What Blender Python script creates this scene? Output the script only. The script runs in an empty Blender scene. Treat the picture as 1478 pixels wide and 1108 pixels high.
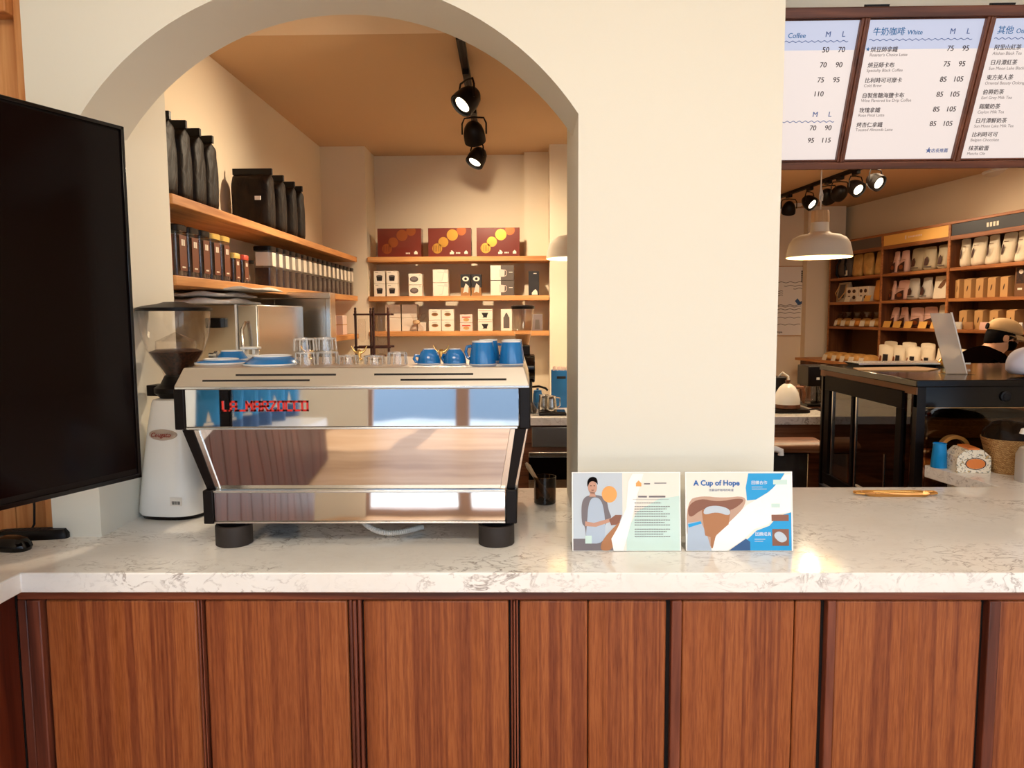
import bpy, bmesh, math, random
from math import pi, sin, cos, radians as RAD
from mathutils import Vector, Matrix
random.seed(7)
SC = bpy.context.scene
COL = SC.collection
# ------------------------------------------------------------------ camera
FPX, CX, CY, EYE = 1080.0, 739.0, 554.0, 1.55
CAMM = Matrix.Rotation(RAD(1.0), 3, 'Z') @ Matrix.Rotation(pi/2 - RAD(5.24), 3, 'X') @ Matrix.Rotation(RAD(-0.35), 3, 'Z')
cd = bpy.data.cameras.new('camera'); cam = bpy.data.objects.new('camera', cd); COL.objects.link(cam)
cd.sensor_width = 36.0; cd.sensor_fit = 'HORIZONTAL'; cd.lens = 36.0*FPX/1478.0; cd.clip_start = .05
cam.matrix_world = Matrix.Translation((0, 0, EYE)) @ CAMM.to_4x4()
SC.camera = cam
# ------------------------------------------------------------------ world, light, exposure
SC.view_settings.view_transform = 'Standard'; SC.view_settings.look = 'None'
SC.view_settings.gamma = 1.0; SC.view_settings.exposure = 0.0; SC.view_settings.use_curve_mapping = False
w = bpy.data.worlds.new('sky'); SC.world = w; w.use_nodes = True
wn = w.node_tree.nodes['Background']; wn.inputs[0].default_value = (.66, .79, .95, 1); wn.inputs[1].default_value = 4.7
sd = bpy.data.lights.new('sun', 'SUN'); sd.energy = 3.5; sd.angle = RAD(.6); sd.color = (1, .93, .82)
sun = bpy.data.objects.new('sun', sd); COL.objects.link(sun); sun.rotation_euler = (RAD(24), RAD(8), 0)
def area(name, loc, rot, sx, sy, power, col):
    l = bpy.data.lights.new(name, 'AREA'); l.shape = 'RECTANGLE'; l.size = sx; l.size_y = sy; l.energy = power; l.color = col
    o = bpy.data.objects.new(name, l); COL.objects.link(o); o.location = loc; o.rotation_euler = rot; return o
WARM = (1.0, .86, .68)
# unseen soft lights added under the ceiling to brighten the counter front
area('ceiling_fill_light', (-.35, -.3, 2.93), (RAD(12), 0, 0), 1.4, .9, 72, WARM)
area('ceiling_fill_light', (1.9, -.3, 2.93), (RAD(12), 0, 0), 1.6, .9, 14, WARM)
area('ceiling_fill_light', (.75, 1.0, 2.94), (0, 0, 0), 2.4, .35, 8, WARM)
# unseen area light added to lift the product room on the right
area('ceiling_fill_light', (2.6, 5.6, 2.73), (0, 0, 0), 1.2, 1.2, 42, (1.0, .74, .48))
SC.cycles.max_bounces = 10; SC.cycles.diffuse_bounces = 4; SC.cycles.glossy_bounces = 5
SC.cycles.transmission_bounces = 10; SC.cycles.transparent_max_bounces = 12
SC.cycles.caustics_reflective = False; SC.cycles.caustics_refractive = False
SC.cycles.sample_clamp_indirect = 4.0; SC.cycles.use_denoising = True

def at(px, py, Y):
    d = CAMM @ Vector(((px-CX)/FPX, -(py-CY)/FPX, -1)); t = Y/d.y
    return Vector((d.x*t, Y, EYE+d.z*t))
def atz(px, py, Z):
    d = CAMM @ Vector(((px-CX)/FPX, -(py-CY)/FPX, -1)); t = (Z-EYE)/d.z
    return Vector((d.x*t, d.y*t, Z))
def X_(px, py, Y): return at(px, py, Y).x
def Z_(px, py, Y): return at(px, py, Y).z

# ------------------------------------------------------------------ materials
def L(c):
    return tuple(((v/255.0)/12.92 if v <= 10 else ((v/255.0+.055)/1.055)**2.4) for v in c) + (1.0,)
MATS = {}
def pm(name, col, rough=.5, metal=0, spec=.5, trans=0, ior=1.45, emis=None, es=0, coat=0, alpha=1, sheen=0):
    m = bpy.data.materials.new(name); m.use_nodes = True; MATS[name] = m
    b = m.node_tree.nodes['Principled BSDF']
    b.inputs['Base Color'].default_value = L(col); b.inputs['Roughness'].default_value = rough
    b.inputs['Metallic'].default_value = metal; b.inputs['Specular IOR Level'].default_value = spec
    b.inputs['Transmission Weight'].default_value = trans; b.inputs['IOR'].default_value = ior
    b.inputs['Coat Weight'].default_value = coat; b.inputs['Alpha'].default_value = alpha
    if emis: b.inputs['Emission Color'].default_value = L(emis); b.inputs['Emission Strength'].default_value = es
    return m
def nodes(m): return m.node_tree.nodes, m.node_tree.links, m.node_tree.nodes['Principled BSDF']
def coords(m, scale, rot=(0, 0, 0)):
    n, l, b = nodes(m)
    tc = n.new('ShaderNodeTexCoord'); mp = n.new('ShaderNodeMapping')
    mp.inputs['Scale'].default_value = scale; mp.inputs['Rotation'].default_value = rot
    l.new(tc.outputs['Object'], mp.inputs['Vector']); return mp.outputs['Vector']
def ramp(m, fac, stops):
    n, l, b = nodes(m); r = n.new('ShaderNodeValToRGB'); e = r.color_ramp.elements
    while len(e) < len(stops): e.new(.5)
    for i, (p, c) in enumerate(stops): e[i].position = p; e[i].color = L(c)
    l.new(fac, r.inputs['Fac']); return r.outputs['Color']
def noise(m, vec, scale, detail=4, rough=.55, dist=0):
    n, l, b = nodes(m); t = n.new('ShaderNodeTexNoise')
    t.inputs['Scale'].default_value = scale; t.inputs['Detail'].default_value = detail
    t.inputs['Roughness'].default_value = rough; t.inputs['Distortion'].default_value = dist
    if vec is not None: l.new(vec, t.inputs['Vector'])
    return t.outputs['Fac']
def bump(m, fac, strength, dist=.01):
    n, l, b = nodes(m); k = n.new('ShaderNodeBump'); k.inputs['Strength'].default_value = strength
    k.inputs['Distance'].default_value = dist; l.new(fac, k.inputs['Height']); l.new(k.outputs['Normal'], b.inputs['Normal'])
def math_node(m, op, a, bb=None, cc=None):
    n, l, b = nodes(m); k = n.new('ShaderNodeMath'); k.operation = op
    for i, v in enumerate((a, bb, cc)):
        if v is None: continue
        if isinstance(v, (int, float)): k.inputs[i].default_value = v
        else: l.new(v, k.inputs[i])
    return k.outputs[0]
def mixc(m, fac, a, c2, mode='MIX'):
    n, l, b = nodes(m); k = n.new('ShaderNodeMix'); k.data_type = 'RGBA'; k.blend_type = mode
    for s, v in ((k.inputs['Factor'], fac), (k.inputs[6], a), (k.inputs[7], c2)):
        if isinstance(v, (int, float)): s.default_value = v
        elif isinstance(v, tuple): s.default_value = v
        else: l.new(v, s)
    return k.outputs[2]
def setcol(m, sock): nodes(m)[1].new(sock, nodes(m)[2].inputs['Base Color'])

def wood(name, dark, mid, light, axis='Z', rough=.45, fine=60, broad=5, coat=0, stretch=.06, bs=.15):
    m = pm(name, mid, rough, coat=coat); n, l, b = nodes(m)
    sc = [1, 1, 1]; sc['XYZ'.index(axis)] = stretch
    v = coords(m, sc)
    broadn = noise(m, v, broad, 5, .6, 1.2); finen = noise(m, v, fine, 3, .6, .3)
    f = math_node(m, 'MULTIPLY_ADD', finen, .45, math_node(m, 'MULTIPLY', broadn, .6))
    setcol(m, ramp(m, f, [(.36, dark), (.52, mid), (.68, light)]))
    bump(m, finen, bs, .002); return m
def paint(name, col, rough=.85):
    m = pm(name, col, rough, spec=.25); v = coords(m, (1, 1, 1)); f = noise(m, v, 90, 3)
    bump(m, f, .06, .002); return m
def wrinkled(name, col, rough=.4, s=25, st=.6, metal=0, coat=0, col2=None):
    m = pm(name, col, rough, metal, coat=coat); v = coords(m, (1, 1, .6)); f = noise(m, v, s, 4, .5, .6)
    if col2: setcol(m, ramp(m, f, [(.35, col), (.65, col2)]))
    bump(m, f, st, .012); return m
def cloudy(name, c1, c2, s=30, rough=.6, det=4):
    m = pm(name, c1, rough); v = coords(m, (1, 1, 1)); setcol(m, ramp(m, noise(m, v, s, det), [(.38, c1), (.6, c2)])); return m

paint('wall_paint', (234, 230, 217)); paint('ceiling_bounce_tan', (206, 172, 134)); paint('front_ceiling', (238, 230, 214))  # back ceiling's tan carries the dim, warm bounced light
paint('back_wall_paint', (238, 222, 196)); paint('beam_lit_cream', (236, 214, 186))  # beam made paler for the front light that reaches it
m = pm('marble', (246, 244, 240), .09, spec=.55)
v = coords(m, (1, 1.35, 1.3)); n1 = noise(m, v, 13, 9, .6, 1.2); n2 = noise(m, v, 2.6, 4, .6, .4); n3 = noise(m, v, 24, 6, .6, .8)
vein = math_node(m, 'SUBTRACT', 1, math_node(m, 'MULTIPLY', math_node(m, 'ABSOLUTE', math_node(m, 'SUBTRACT', n1, .5)), 24))
vein = math_node(m, 'MAXIMUM', vein, 0)
mask = math_node(m, 'MULTIPLY', math_node(m, 'SUBTRACT', n2, .43), 5.0)
mask = math_node(m, 'MINIMUM', math_node(m, 'MAXIMUM', mask, 0.06), 1)
brk = math_node(m, 'MINIMUM', math_node(m, 'MAXIMUM', math_node(m, 'MULTIPLY', math_node(m, 'SUBTRACT', n3, .38), 5), 0), 1)
vf = math_node(m, 'MULTIPLY', math_node(m, 'MULTIPLY', vein, mask), brk)
base = ramp(m, n2, [(.3, (240, 236, 230)), (.7, (252, 250, 246))])
setcol(m, mixc(m, math_node(m, 'MULTIPLY', vf, .85), base, L((118, 100, 90))))

def panelwood():
    m = pm('panel_wood', (140, 76, 38), .42, spec=.4); v = coords(m, (1, 1, .05))
    v2 = coords(m, (1, 1, .008)); v3 = coords(m, (1, 1, .12))
    band = noise(m, v2, 9, 4, .62, .5); fine = noise(m, v, 190, 3, .7, .2); fleck = noise(m, v3, 210, 2, .6)
    c1 = ramp(m, band, [(.28, (112, 56, 32)), (.38, (152, 84, 42)), (.46, (164, 94, 52)), (.52, (128, 66, 38)), (.57, (168, 98, 55)), (.66, (150, 82, 42)), (.74, (108, 54, 32))])
    c2 = ramp(m, fine, [(.35, (170, 128, 104)), (.6, (255, 255, 255))])
    c = mixc(m, .55, c1, c2, 'MULTIPLY')
    c3 = ramp(m, fleck, [(.66, (0, 0, 0)), (.8, (70, 44, 22))])
    setcol(m, mixc(m, .8, c, c3, 'ADD')); bump(m, fine, .12, .001); return m
panelwood()
wood('stile_wood', (58, 26, 18), (104, 52, 36), (142, 80, 56), 'Z', .4, 45, 7)
wood('rail_wood', (58, 24, 16), (110, 54, 34), (152, 86, 56), 'X', .4, 40, 7)
wood('plank_dark', (46, 14, 8), (84, 30, 14), (112, 48, 22), 'Z', .35, 50, 5)
wood('pine_wall', (150, 84, 40), (196, 128, 72), (222, 162, 104), 'Z', .5, 40, 5)
wood('shelf_wood', (170, 104, 52), (206, 142, 82), (226, 168, 106), 'Y', .5, 50, 6)
wood('shelf_wood_x', (170, 104, 52), (206, 142, 82), (226, 168, 106), 'X', .5, 50, 6)
wood('unit_wood', (108, 58, 24), (160, 98, 50), (190, 128, 72), 'X', .5, 45, 5)
wood('unit_side', (52, 26, 12), (92, 50, 24), (124, 74, 38), 'Z', .5, 30, 7)
wood('menu_wood', (50, 24, 14), (92, 48, 30), (126, 74, 50), 'X', .4, 40, 6)
wood('menu_wood_z', (50, 24, 14), (92, 48, 30), (126, 74, 50), 'Z', .4, 40, 6)
wood('floor_wood', (158, 118, 84), (196, 156, 118), (216, 182, 148), 'X', .35, 30, 4)
wood('dark_stick', (36, 12, 8), (62, 24, 16), (84, 40, 26), 'Z', .4, 60, 8)
wood('lamp_wood', (170, 132, 92), (206, 168, 124), (222, 190, 150), 'Z', .5, 60, 8)
wood('walnut', (70, 40, 24), (120, 72, 44), (150, 98, 64), 'X', .4, 60, 8)
pm('black_gap', (16, 7, 5), .7); pm('black_plastic', (13, 6, 5), .4, spec=.25); pm('black_gloss', (9, 4, 4), .12, spec=.35)
pm('screen', (10, 2, 2), .10, spec=.14); pm('rubber', (44, 36, 32), .6); pm('dark_grey', (48, 46, 48), .5)
pm('mirror_steel', (214, 214, 216), .035, 1); pm('steel_edge', (225, 222, 216), .22, 1); pm('steel', (205, 203, 198), .24, 1)
m = MATS['mirror_steel']; bump(m, noise(m, coords(m, (1, 1, .25)), 5.5, 1, .4), .10, .02)
m = pm('brushed', (206, 200, 190), .22, 1); bump(m, noise(m, coords(m, (1, 1, .02)), 90, 3), .08, .002)
m = pm('brushed_top', (226, 220, 212), .30, 1)
pm('white_enamel', (252, 250, 246), .2); pm('white_plastic', (236, 232, 226), .4); pm('white_matte', (232, 224, 212), .6)
pm('lamp_shade', (226, 214, 196), .5); pm('lamp_inner', (255, 240, 205), .6, emis=(255, 226, 160), es=1.1)
pm('led', (255, 250, 235), .5, emis=(255, 236, 200), es=6.0)
pm('red_letter', (214, 44, 32), .35); pm('badge', (206, 186, 170), .35, .3); pm('badge_ink', (150, 60, 44), .5)
pm('glass', (255, 255, 255), .02, trans=1, ior=1.45); pm('hopper_glass', (250, 240, 228), .03, trans=1, ior=1.2)
def thin(name, tint, rough=.03, face=.92):
    """thin clear pane: mostly see-through with a real surface reflection"""
    m = bpy.data.materials.new(name); m.use_nodes = True; MATS[name] = m; n = m.node_tree.nodes; l = m.node_tree.links
    n.remove(n['Principled BSDF']); o = n['Material Output']
    t = n.new('ShaderNodeBsdfTransparent'); t.inputs[0].default_value = L(tint); g = n.new('ShaderNodeBsdfGlossy'); g.inputs['Roughness'].default_value = rough
    lw = n.new('ShaderNodeLayerWeight'); lw.inputs['Blend'].default_value = .5
    pw_ = n.new('ShaderNodeMath'); pw_.operation = 'POWER'; pw_.inputs[1].default_value = 3.5; l.new(lw.outputs['Facing'], pw_.inputs[0])
    f = n.new('ShaderNodeMath'); f.operation = 'MULTIPLY_ADD'; f.inputs[1].default_value = .75; f.inputs[2].default_value = .045; l.new(pw_.outputs[0], f.inputs[0])
    mx = n.new('ShaderNodeMixShader')
    l.new(f.outputs[0], mx.inputs[0]); l.new(t.outputs[0], mx.inputs[1]); l.new(g.outputs[0], mx.inputs[2]); l.new(mx.outputs[0], o.inputs[0]); return m
thin('clear', (253, 251, 249)); thin('clear_tint', (196, 178, 160)); thin('clear_bag', (236, 226, 208), .15); thin('smoke_glass', (128, 110, 94))
thin('acrylic', (254, 254, 253), .05)
cloudy('beans', (26, 12, 8), (74, 40, 24), 120, .4); cloudy('beans_far', (30, 14, 8), (66, 36, 20), 90, .5)
pm('cup_blue', (28, 112, 178), .16, coat=.3); pm('cup_white', (236, 232, 226), .2); pm('brass', (224, 186, 120), .22, 1)
wrinkled('bag_black', (16, 7, 5), .5, 22, .6, col2=(34, 22, 11)); MATS['bag_black'].node_tree.nodes['Principled BSDF'].inputs['Specular IOR Level'].default_value = .16; wrinkled('bag_cream', (206, 190, 160), .6, 20, .5); wrinkled('bag_pink', (222, 176, 160), .6, 20, .4)
wrinkled('bag_tan', (196, 146, 78), .55, 24, .6, col2=(214, 166, 96)); wrinkled('bag_grey', (168, 150, 120), .55, 22, .5); wrinkled('bag_silver', (196, 188, 176), .4, 24, .7)
wrinkled('bag_white', (226, 212, 186), .55, 22, .5); wrinkled('bag_blue', (44, 136, 196), .45, 22, .4); wrinkled('bag_orange', (214, 142, 60), .5, 24, .5)
pm('kraft', (198, 152, 96), .7); pm('kraft_dark', (112, 74, 42), .7); pm('kraft_mid', (160, 112, 66), .7); pm('ink_brown', (70, 38, 24), .6); pm('ink_black', (28, 20, 18), .6)
pm('carton', (236, 222, 202), .6); pm('carton_pink', (230, 200, 184), .6); pm('carton_grey', (96, 84, 76), .6); pm('carton_black', (34, 30, 32), .5); pm('gift_brown', (112, 38, 20), .3, coat=.3)
pm('gold_foil', (220, 160, 70), .28, .8); pm('gold_dull', (158, 84, 40), .35, .5); pm('tag_white', (240, 230, 210), .6); pm('tag_yellow', (232, 176, 90), .6); pm('orange_ink', (226, 130, 60), .5)
pm('yellow_lid', (226, 186, 96), .35); pm('red_lid', (196, 62, 40), .35); pm('brown_label', (116, 62, 36), .5); pm('paper', (238, 232, 224), .7); pm('menu_paper', (120, 112, 108), .3, emis=(246, 232, 226), es=.80)
pm('reflection_blue', (96, 104, 124), .3, emis=(206, 209, 230), es=.78); pm('menu_ink', (48, 26, 28), .6); pm('glass_tint', (240, 236, 230), .05, spec=.9, alpha=.4); pm('acrylic_grey', (206, 190, 174), .15, alpha=.62); pm('art_street', (120, 136, 152), .6); pm('window_frame', (168, 142, 128), .5); pm('black_matte', (11, 5, 4), .6, spec=.1); pm('menu_sub', (124, 108, 106), .6); pm('menu_blue', (30, 112, 180), .6); pm('menu_lilac', (78, 104, 168), .6); pm('title_blue', (40, 104, 176), .5)
cloudy('linen', (232, 226, 222), (246, 241, 236), 18, .9); pm('gold_tray', (214, 158, 84), .3, .7)
pm('art_blue', (38, 160, 222), .4); pm('art_pale', (196, 206, 216), .4); pm('art_cream', (240, 234, 222), .4); pm('art_mint', (206, 230, 222), .4); pm('art_navy', (56, 92, 140), .4); pm('art_brown', (140, 92, 70), .4)
pm('art_skin', (196, 150, 128), .5); pm('art_grey', (120, 112, 116), .5); pm('art_white', (252, 251, 248), .2); pm('art_orange', (236, 168, 92), .4); pm('art_apron', (178, 192, 210), .4); pm('art_coffee', (176, 120, 78), .4); pm('art_lightbrown', (196, 160, 138), .4)
pm('cap_tan', (196, 160, 112), .8); pm('hair', (8, 3, 3), .6, spec=.08); pm('skin', (206, 150, 112), .5); pm('shirt_black', (5, 2, 2), .95, spec=0); pm('mask_black', (7, 4, 4), .8, spec=.05); pm('trouser', (30, 22, 22), .8)
pm('blue_cup', (20, 140, 210), .3); pm('blue_box', (20, 92, 150), .5); pm('amber_led', (220, 90, 30), .4, emis=(230, 90, 30), es=.6); pm('spray_body', (226, 216, 206), .3, trans=.5); pm('lavender_paper', (214, 210, 226), .6)
m = pm('basket', (196, 152, 96), .8)
n_, l_, b_ = nodes(m); wv = n_.new('ShaderNodeTexBrick'); wv.inputs['Scale'].default_value = 60; wv.inputs['Color1'].default_value = L((206, 164, 106)); wv.inputs['Color2'].default_value = L((168, 122, 70)); wv.inputs['Mortar'].default_value = L((110, 74, 40)); wv.inputs['Mortar Size'].default_value = .03
l_.new(coords(m, (1, 1, 1), (pi/2, 0, 0)), wv.inputs['Vector']); setcol(m, wv.outputs['Color']); bump(m, wv.outputs['Fac'], .6, .004)
m = pm('floral', (240, 230, 210), .6); f = noise(m, coords(m, (1, 1, 1)), 60, 2, .5, 2.0); setcol(m, ramp(m, f, [(.56, (240, 230, 210)), (.60, (96, 116, 120)), (.68, (206, 170, 110))]))
cloudy('paver', (206, 200, 192), (232, 228, 220), 3, .8)
M = MATS

# ------------------------------------------------------------------ mesh helpers
class MB:
    def __init__(s): s.v = []; s.f = []; s.t = Matrix.Identity(4)
    def at(s, t): s.t = t; return s
    def add(s, vs, fs):
        o = len(s.v); s.v += [tuple(s.t @ Vector(p)) for p in vs]; s.f += [tuple(i+o for i in q) for q in fs]; return s
    def box(s, x0, x1, y0, y1, z0, z1):
        return s.add([(x0, y0, z0), (x1, y0, z0), (x1, y1, z0), (x0, y1, z0), (x0, y0, z1), (x1, y0, z1), (x1, y1, z1), (x0, y1, z1)],
                     [(0, 3, 2, 1), (4, 5, 6, 7), (0, 1, 5, 4), (1, 2, 6, 5), (2, 3, 7, 6), (3, 0, 4, 7)])
    def taper(s, a0, a1, b0, b1, z0, c0, c1, d0, d1, z1):      # rectangle x a0..a1,y b0..b1 at z0 to another at z1
        return s.add([(a0, b0, z0), (a1, b0, z0), (a1, b1, z0), (a0, b1, z0), (c0, d0, z1), (c1, d0, z1), (c1, d1, z1), (c0, d1, z1)],
                     [(0, 3, 2, 1), (4, 5, 6, 7), (0, 1, 5, 4), (1, 2, 6, 5), (2, 3, 7, 6), (3, 0, 4, 7)])
    def lathe(s, prof, n=32, cx=0, cy=0, capb=True, capt=True):
        vs = []; fs = []; k = len(prof)
        for r, z in prof: vs += [(cx+r*cos(2*pi*i/n), cy+r*sin(2*pi*i/n), z) for i in range(n)]
        for j in range(k-1):
            for i in range(n): fs.append((j*n+i, j*n+(i+1) % n, (j+1)*n+(i+1) % n, (j+1)*n+i))
        if capb and prof[0][0] > 1e-6: fs.append(tuple(range(n))[::-1])
        if capt and prof[-1][0] > 1e-6: fs.append(tuple((k-1)*n+i for i in range(n)))
        return s.add(vs, fs)
    def rings(s, rings, closed=True, caps=True):                # list of equal-length point loops
        n = len(rings[0]); vs = [p for r in rings for p in r]; fs = []
        for j in range(len(rings)-1):
            for i in range(n if closed else n-1): fs.append((j*n+i, j*n+(i+1) % n, (j+1)*n+(i+1) % n, (j+1)*n+i))
        if caps and closed: fs.append(tuple(range(n))[::-1]); fs.append(tuple((len(rings)-1)*n+i for i in range(n)))
        return s.add(vs, fs)
    def tube(s, pts, r, n=8, caps=True):
        pts = [Vector(p) for p in pts]; rs = r if isinstance(r, (list, tuple)) else [r]*len(pts); R = []
        d0 = (pts[1]-pts[0]).normalized(); up = Vector((0, 0, 1)) if abs(d0.z) < .9 else Vector((1, 0, 0)); a = d0.cross(up).normalized()
        for i, p in enumerate(pts):
            d = (pts[min(i+1, len(pts)-1)]-pts[max(i-1, 0)]).normalized(); a = (a-d*a.dot(d)).normalized(); b = d.cross(a)
            R.append([tuple(p+(a*cos(2*pi*k/n)+b*sin(2*pi*k/n))*rs[i]) for k in range(n)])
        return s.rings(R, True, caps)
    def prism(s, poly, y0, y1):                                 # polygon in XZ, extruded along Y
        n = len(poly); vs = [(x, y0, z) for x, z in poly]+[(x, y1, z) for x, z in poly]
        fs = [tuple(range(n)), tuple(range(2*n-1, n-1, -1))]+[(i, i+n, (i+1) % n+n, (i+1) % n) for i in range(n)]
        return s.add(vs, fs)
    def plate(s, poly, z0, z1):                                 # polygon in XY, extruded along Z
        n = len(poly); vs = [(x, y, z0) for x, y in poly]+[(x, y, z1) for x, y in poly]
        fs = [tuple(range(n-1, -1, -1)), tuple(range(n, 2*n))]+[(i, (i+1) % n, (i+1) % n+n, i+n) for i in range(n)]
        return s.add(vs, fs)
    def text(s, body, size, mat, align='LEFT', shear=0, ext=0, bold=0):   # letters lie in local XY of mat
        cu = bpy.data.curves.new('tmp', 'FONT'); cu.body = body; cu.size = size; cu.align_x = align; cu.shear = shear; cu.extrude = ext; cu.offset = bold
        cu.resolution_u = 4
        o = bpy.data.objects.new('tmp', cu); COL.objects.link(o); dg = bpy.context.evaluated_depsgraph_get(); dg.update()
        me = bpy.data.meshes.new_from_object(o.evaluated_get(dg))
        s.add([tuple(mat @ v.co) for v in me.vertices], [tuple(p.vertices) for p in me.polygons])
        bpy.data.objects.remove(o); bpy.data.curves.remove(cu); bpy.data.meshes.remove(me); return s
XZ = Matrix(((1, 0, 0, 0), (0, 0, -1, 0), (0, 1, 0, 0), (0, 0, 0, 1)))     # text plane upright, facing -Y
def T(x, y, z): return Matrix.Translation((x, y, z))
def RZ(a): return Matrix.Rotation(a, 4, 'Z')
def RX(a): return Matrix.Rotation(a, 4, 'X')
def RY(a): return Matrix.Rotation(a, 4, 'Y')
def obj(name, mb, mat, parent=None, bev=0, smooth=True, seg=2, sub=0, fix=True):
    me = bpy.data.meshes.new(name); me.from_pydata(mb.v, [], mb.f); me.update()
    if fix:
        bm = bmesh.new(); bm.from_mesh(me); bmesh.ops.recalc_face_normals(bm, faces=bm.faces); bm.to_mesh(me); bm.free()
    if smooth:
        me.polygons.foreach_set('use_smooth', [True]*len(me.polygons))
        try: me.set_sharp_from_angle(angle=RAD(38))
        except Exception: pass
    me.materials.append(M[mat]); o = bpy.data.objects.new(name, me); COL.objects.link(o)
    if parent is not None: o.parent = parent
    if bev:
        b = o.modifiers.new('edge', 'BEVEL'); b.width = bev; b.segments = seg; b.limit_method = 'ANGLE'; b.angle_limit = RAD(50)
    if sub:
        b = o.modifiers.new('soft', 'SUBSURF'); b.levels = sub; b.render_levels = sub
    return o
def tag(o, label, cat, group=None):
    o['label'] = label; o['category'] = cat
    if group: o['group'] = group
    return o
def thing(name, label, cat, loc=(0, 0, 0), rz=0, group=None):
    o = bpy.data.objects.new(name, None); COL.objects.link(o); o.empty_display_size = .05
    o.location = loc; o.rotation_euler = (0, 0, rz); return tag(o, label, cat, group)
def solo(name, mb, mat, label, cat, loc=(0, 0, 0), rz=0, group=None, **k):
    o = obj(name, mb, mat, None, **k); o.location = loc; o.rotation_euler = (0, 0, rz); return tag(o, label, cat, group)
def struct(name, mb, mat, parent=None, **k):
    o = obj(name, mb, mat, parent, **k)
    if parent is None: o['kind'] = 'structure'
    return o
KIDS = {}
def dup(root, loc, rz=None, label=None, group=None):
    c = root.copy(); COL.objects.link(c); c.location = loc
    if rz is not None: c.rotation_euler = (0, 0, rz)
    if label: c['label'] = label
    if group: c['group'] = group
    for ch in root.children:
        d = ch.copy(); COL.objects.link(d); d.parent = c
        for g in ch.children:
            e = g.copy(); COL.objects.link(e); e.parent = d
    return c
ORD = ['first', 'second', 'third', 'fourth', 'fifth', 'sixth', 'seventh', 'eighth', 'ninth', 'tenth', 'eleventh', 'twelfth', 'thirteenth', 'fourteenth', 'fifteenth', 'sixteenth', 'seventeenth', 'eighteenth']
def sup(w, d, n=24, p=4.0):                                     # superellipse loop
    out = []
    for i in range(n):
        a = 2*pi*(i+.5)/n; c, s_ = cos(a), sin(a)
        out.append((w*math.copysign(abs(c)**(2/p), c), d*math.copysign(abs(s_)**(2/p), s_)))
    return out
def rring(w, d, z, p=4.0, n=24, cx=0, cy=0): return [(cx+x, cy+y, z) for x, y in sup(w, d, n, p)]
# ================================================================== SETTING
ARC_C, ARC_Z, ARC_R = -.53, 1.628, .816
XL, XR, YF, YB = -1.206, .146, 2.06, 2.31
b = MB()
zs = ARC_Z+math.sqrt(ARC_R**2-.676**2)
N = 40; a0 = math.acos(.676/ARC_R); arc = [(ARC_C-ARC_R*cos(a0+(pi-2*a0)*i/N), ARC_Z+ARC_R*sin(a0+(pi-2*a0)*i/N)) for i in range(N+1)]
arc[0] = (XL, arc[0][1]); arc[-1] = (XR, arc[-1][1])
vs = []; fs = []
for x, z in arc: vs += [(x, YF, z), (x, YF, 2.95), (x, YB, z), (x, YB, 2.95)]
for i in range(N):
    o = i*4; q = o+4
    fs += [(o, q, q+1, o+1), (o+2, o+3, q+3, q+2), (o, o+2, q+2, q), (o+1, q+1, q+3, o+3)]
b.add(vs, fs)
# the soft corner trim of the pillar
struct('wall_front', b, 'wall_paint', smooth=True, fix=False)
struct('wall_pier_left', MB().box(-1.345, XL, YF, YB, .93, 2.95).box(-1.62, XL, YB, 2.57, .93, 2.95), 'wall_paint')
struct('wall_pier_right', MB().box(XR, .689, YF, 2.6, .93, 2.95), 'wall_paint')
struct('wall_left', MB().box(-1.62, -1.45, 2.57, 5.42, 0, 2.75), 'back_wall_paint')
b = MB().box(-1.62, -1.13, 5.42, 5.9, 0, 2.75).box(-1.13, .0, 5.75, 5.9, 0, 2.75).box(0, .18, 5.66, 5.9, 0, 2.75).box(.18, 1.75, 5.42, 5.9, 0, 2.75)
struct('wall_back', b, 'back_wall_paint')
struct('ceiling', MB().box(-1.62, 5.6, 2.31, 9.2, 2.75, 2.85), 'ceiling_bounce_tan')
struct('trim_beam', MB().box(-1.45, .9, 2.6, 3.27, 2.735, 2.75), 'beam_lit_cream')
# product room on the right, turned a little to the shop front
U = Vector((.138, -.9904, 0)); NN = Vector((-.9904, -.138, 0)); W0 = Vector((3.69, 8.66, 0))
ROOM = Matrix(((U.x, -NN.x, 0, W0.x), (U.y, -NN.y, 0, W0.y), (0, 0, 1, 0), (0, 0, 0, 1)))   # local x along the wall towards the shop, local y into the wall
ROT = math.atan2(U.y, U.x)
b = MB(); b.at(ROOM).box(-.3, 6.6, 0, .15, 0, 2.75); struct('wall_right', b, 'back_wall_paint')
b = MB().box(1.75, 3.9, 8.75, 8.9, 0, 2.75); struct('wall_end', b, 'back_wall_paint'); struct('wall_end_column', MB().box(3.20, 3.62, 8.62, 8.75, 0, 2.75), 'back_wall_paint')
struct('wall_partition', MB().box(1.6, 1.75, 5.9, 8.9, 0, 2.75), 'back_wall_paint')
struct('wall_header', MB().box(.689, 5.2, 2.52, 2.72, 2.38, 2.95), 'wall_paint')
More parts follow.
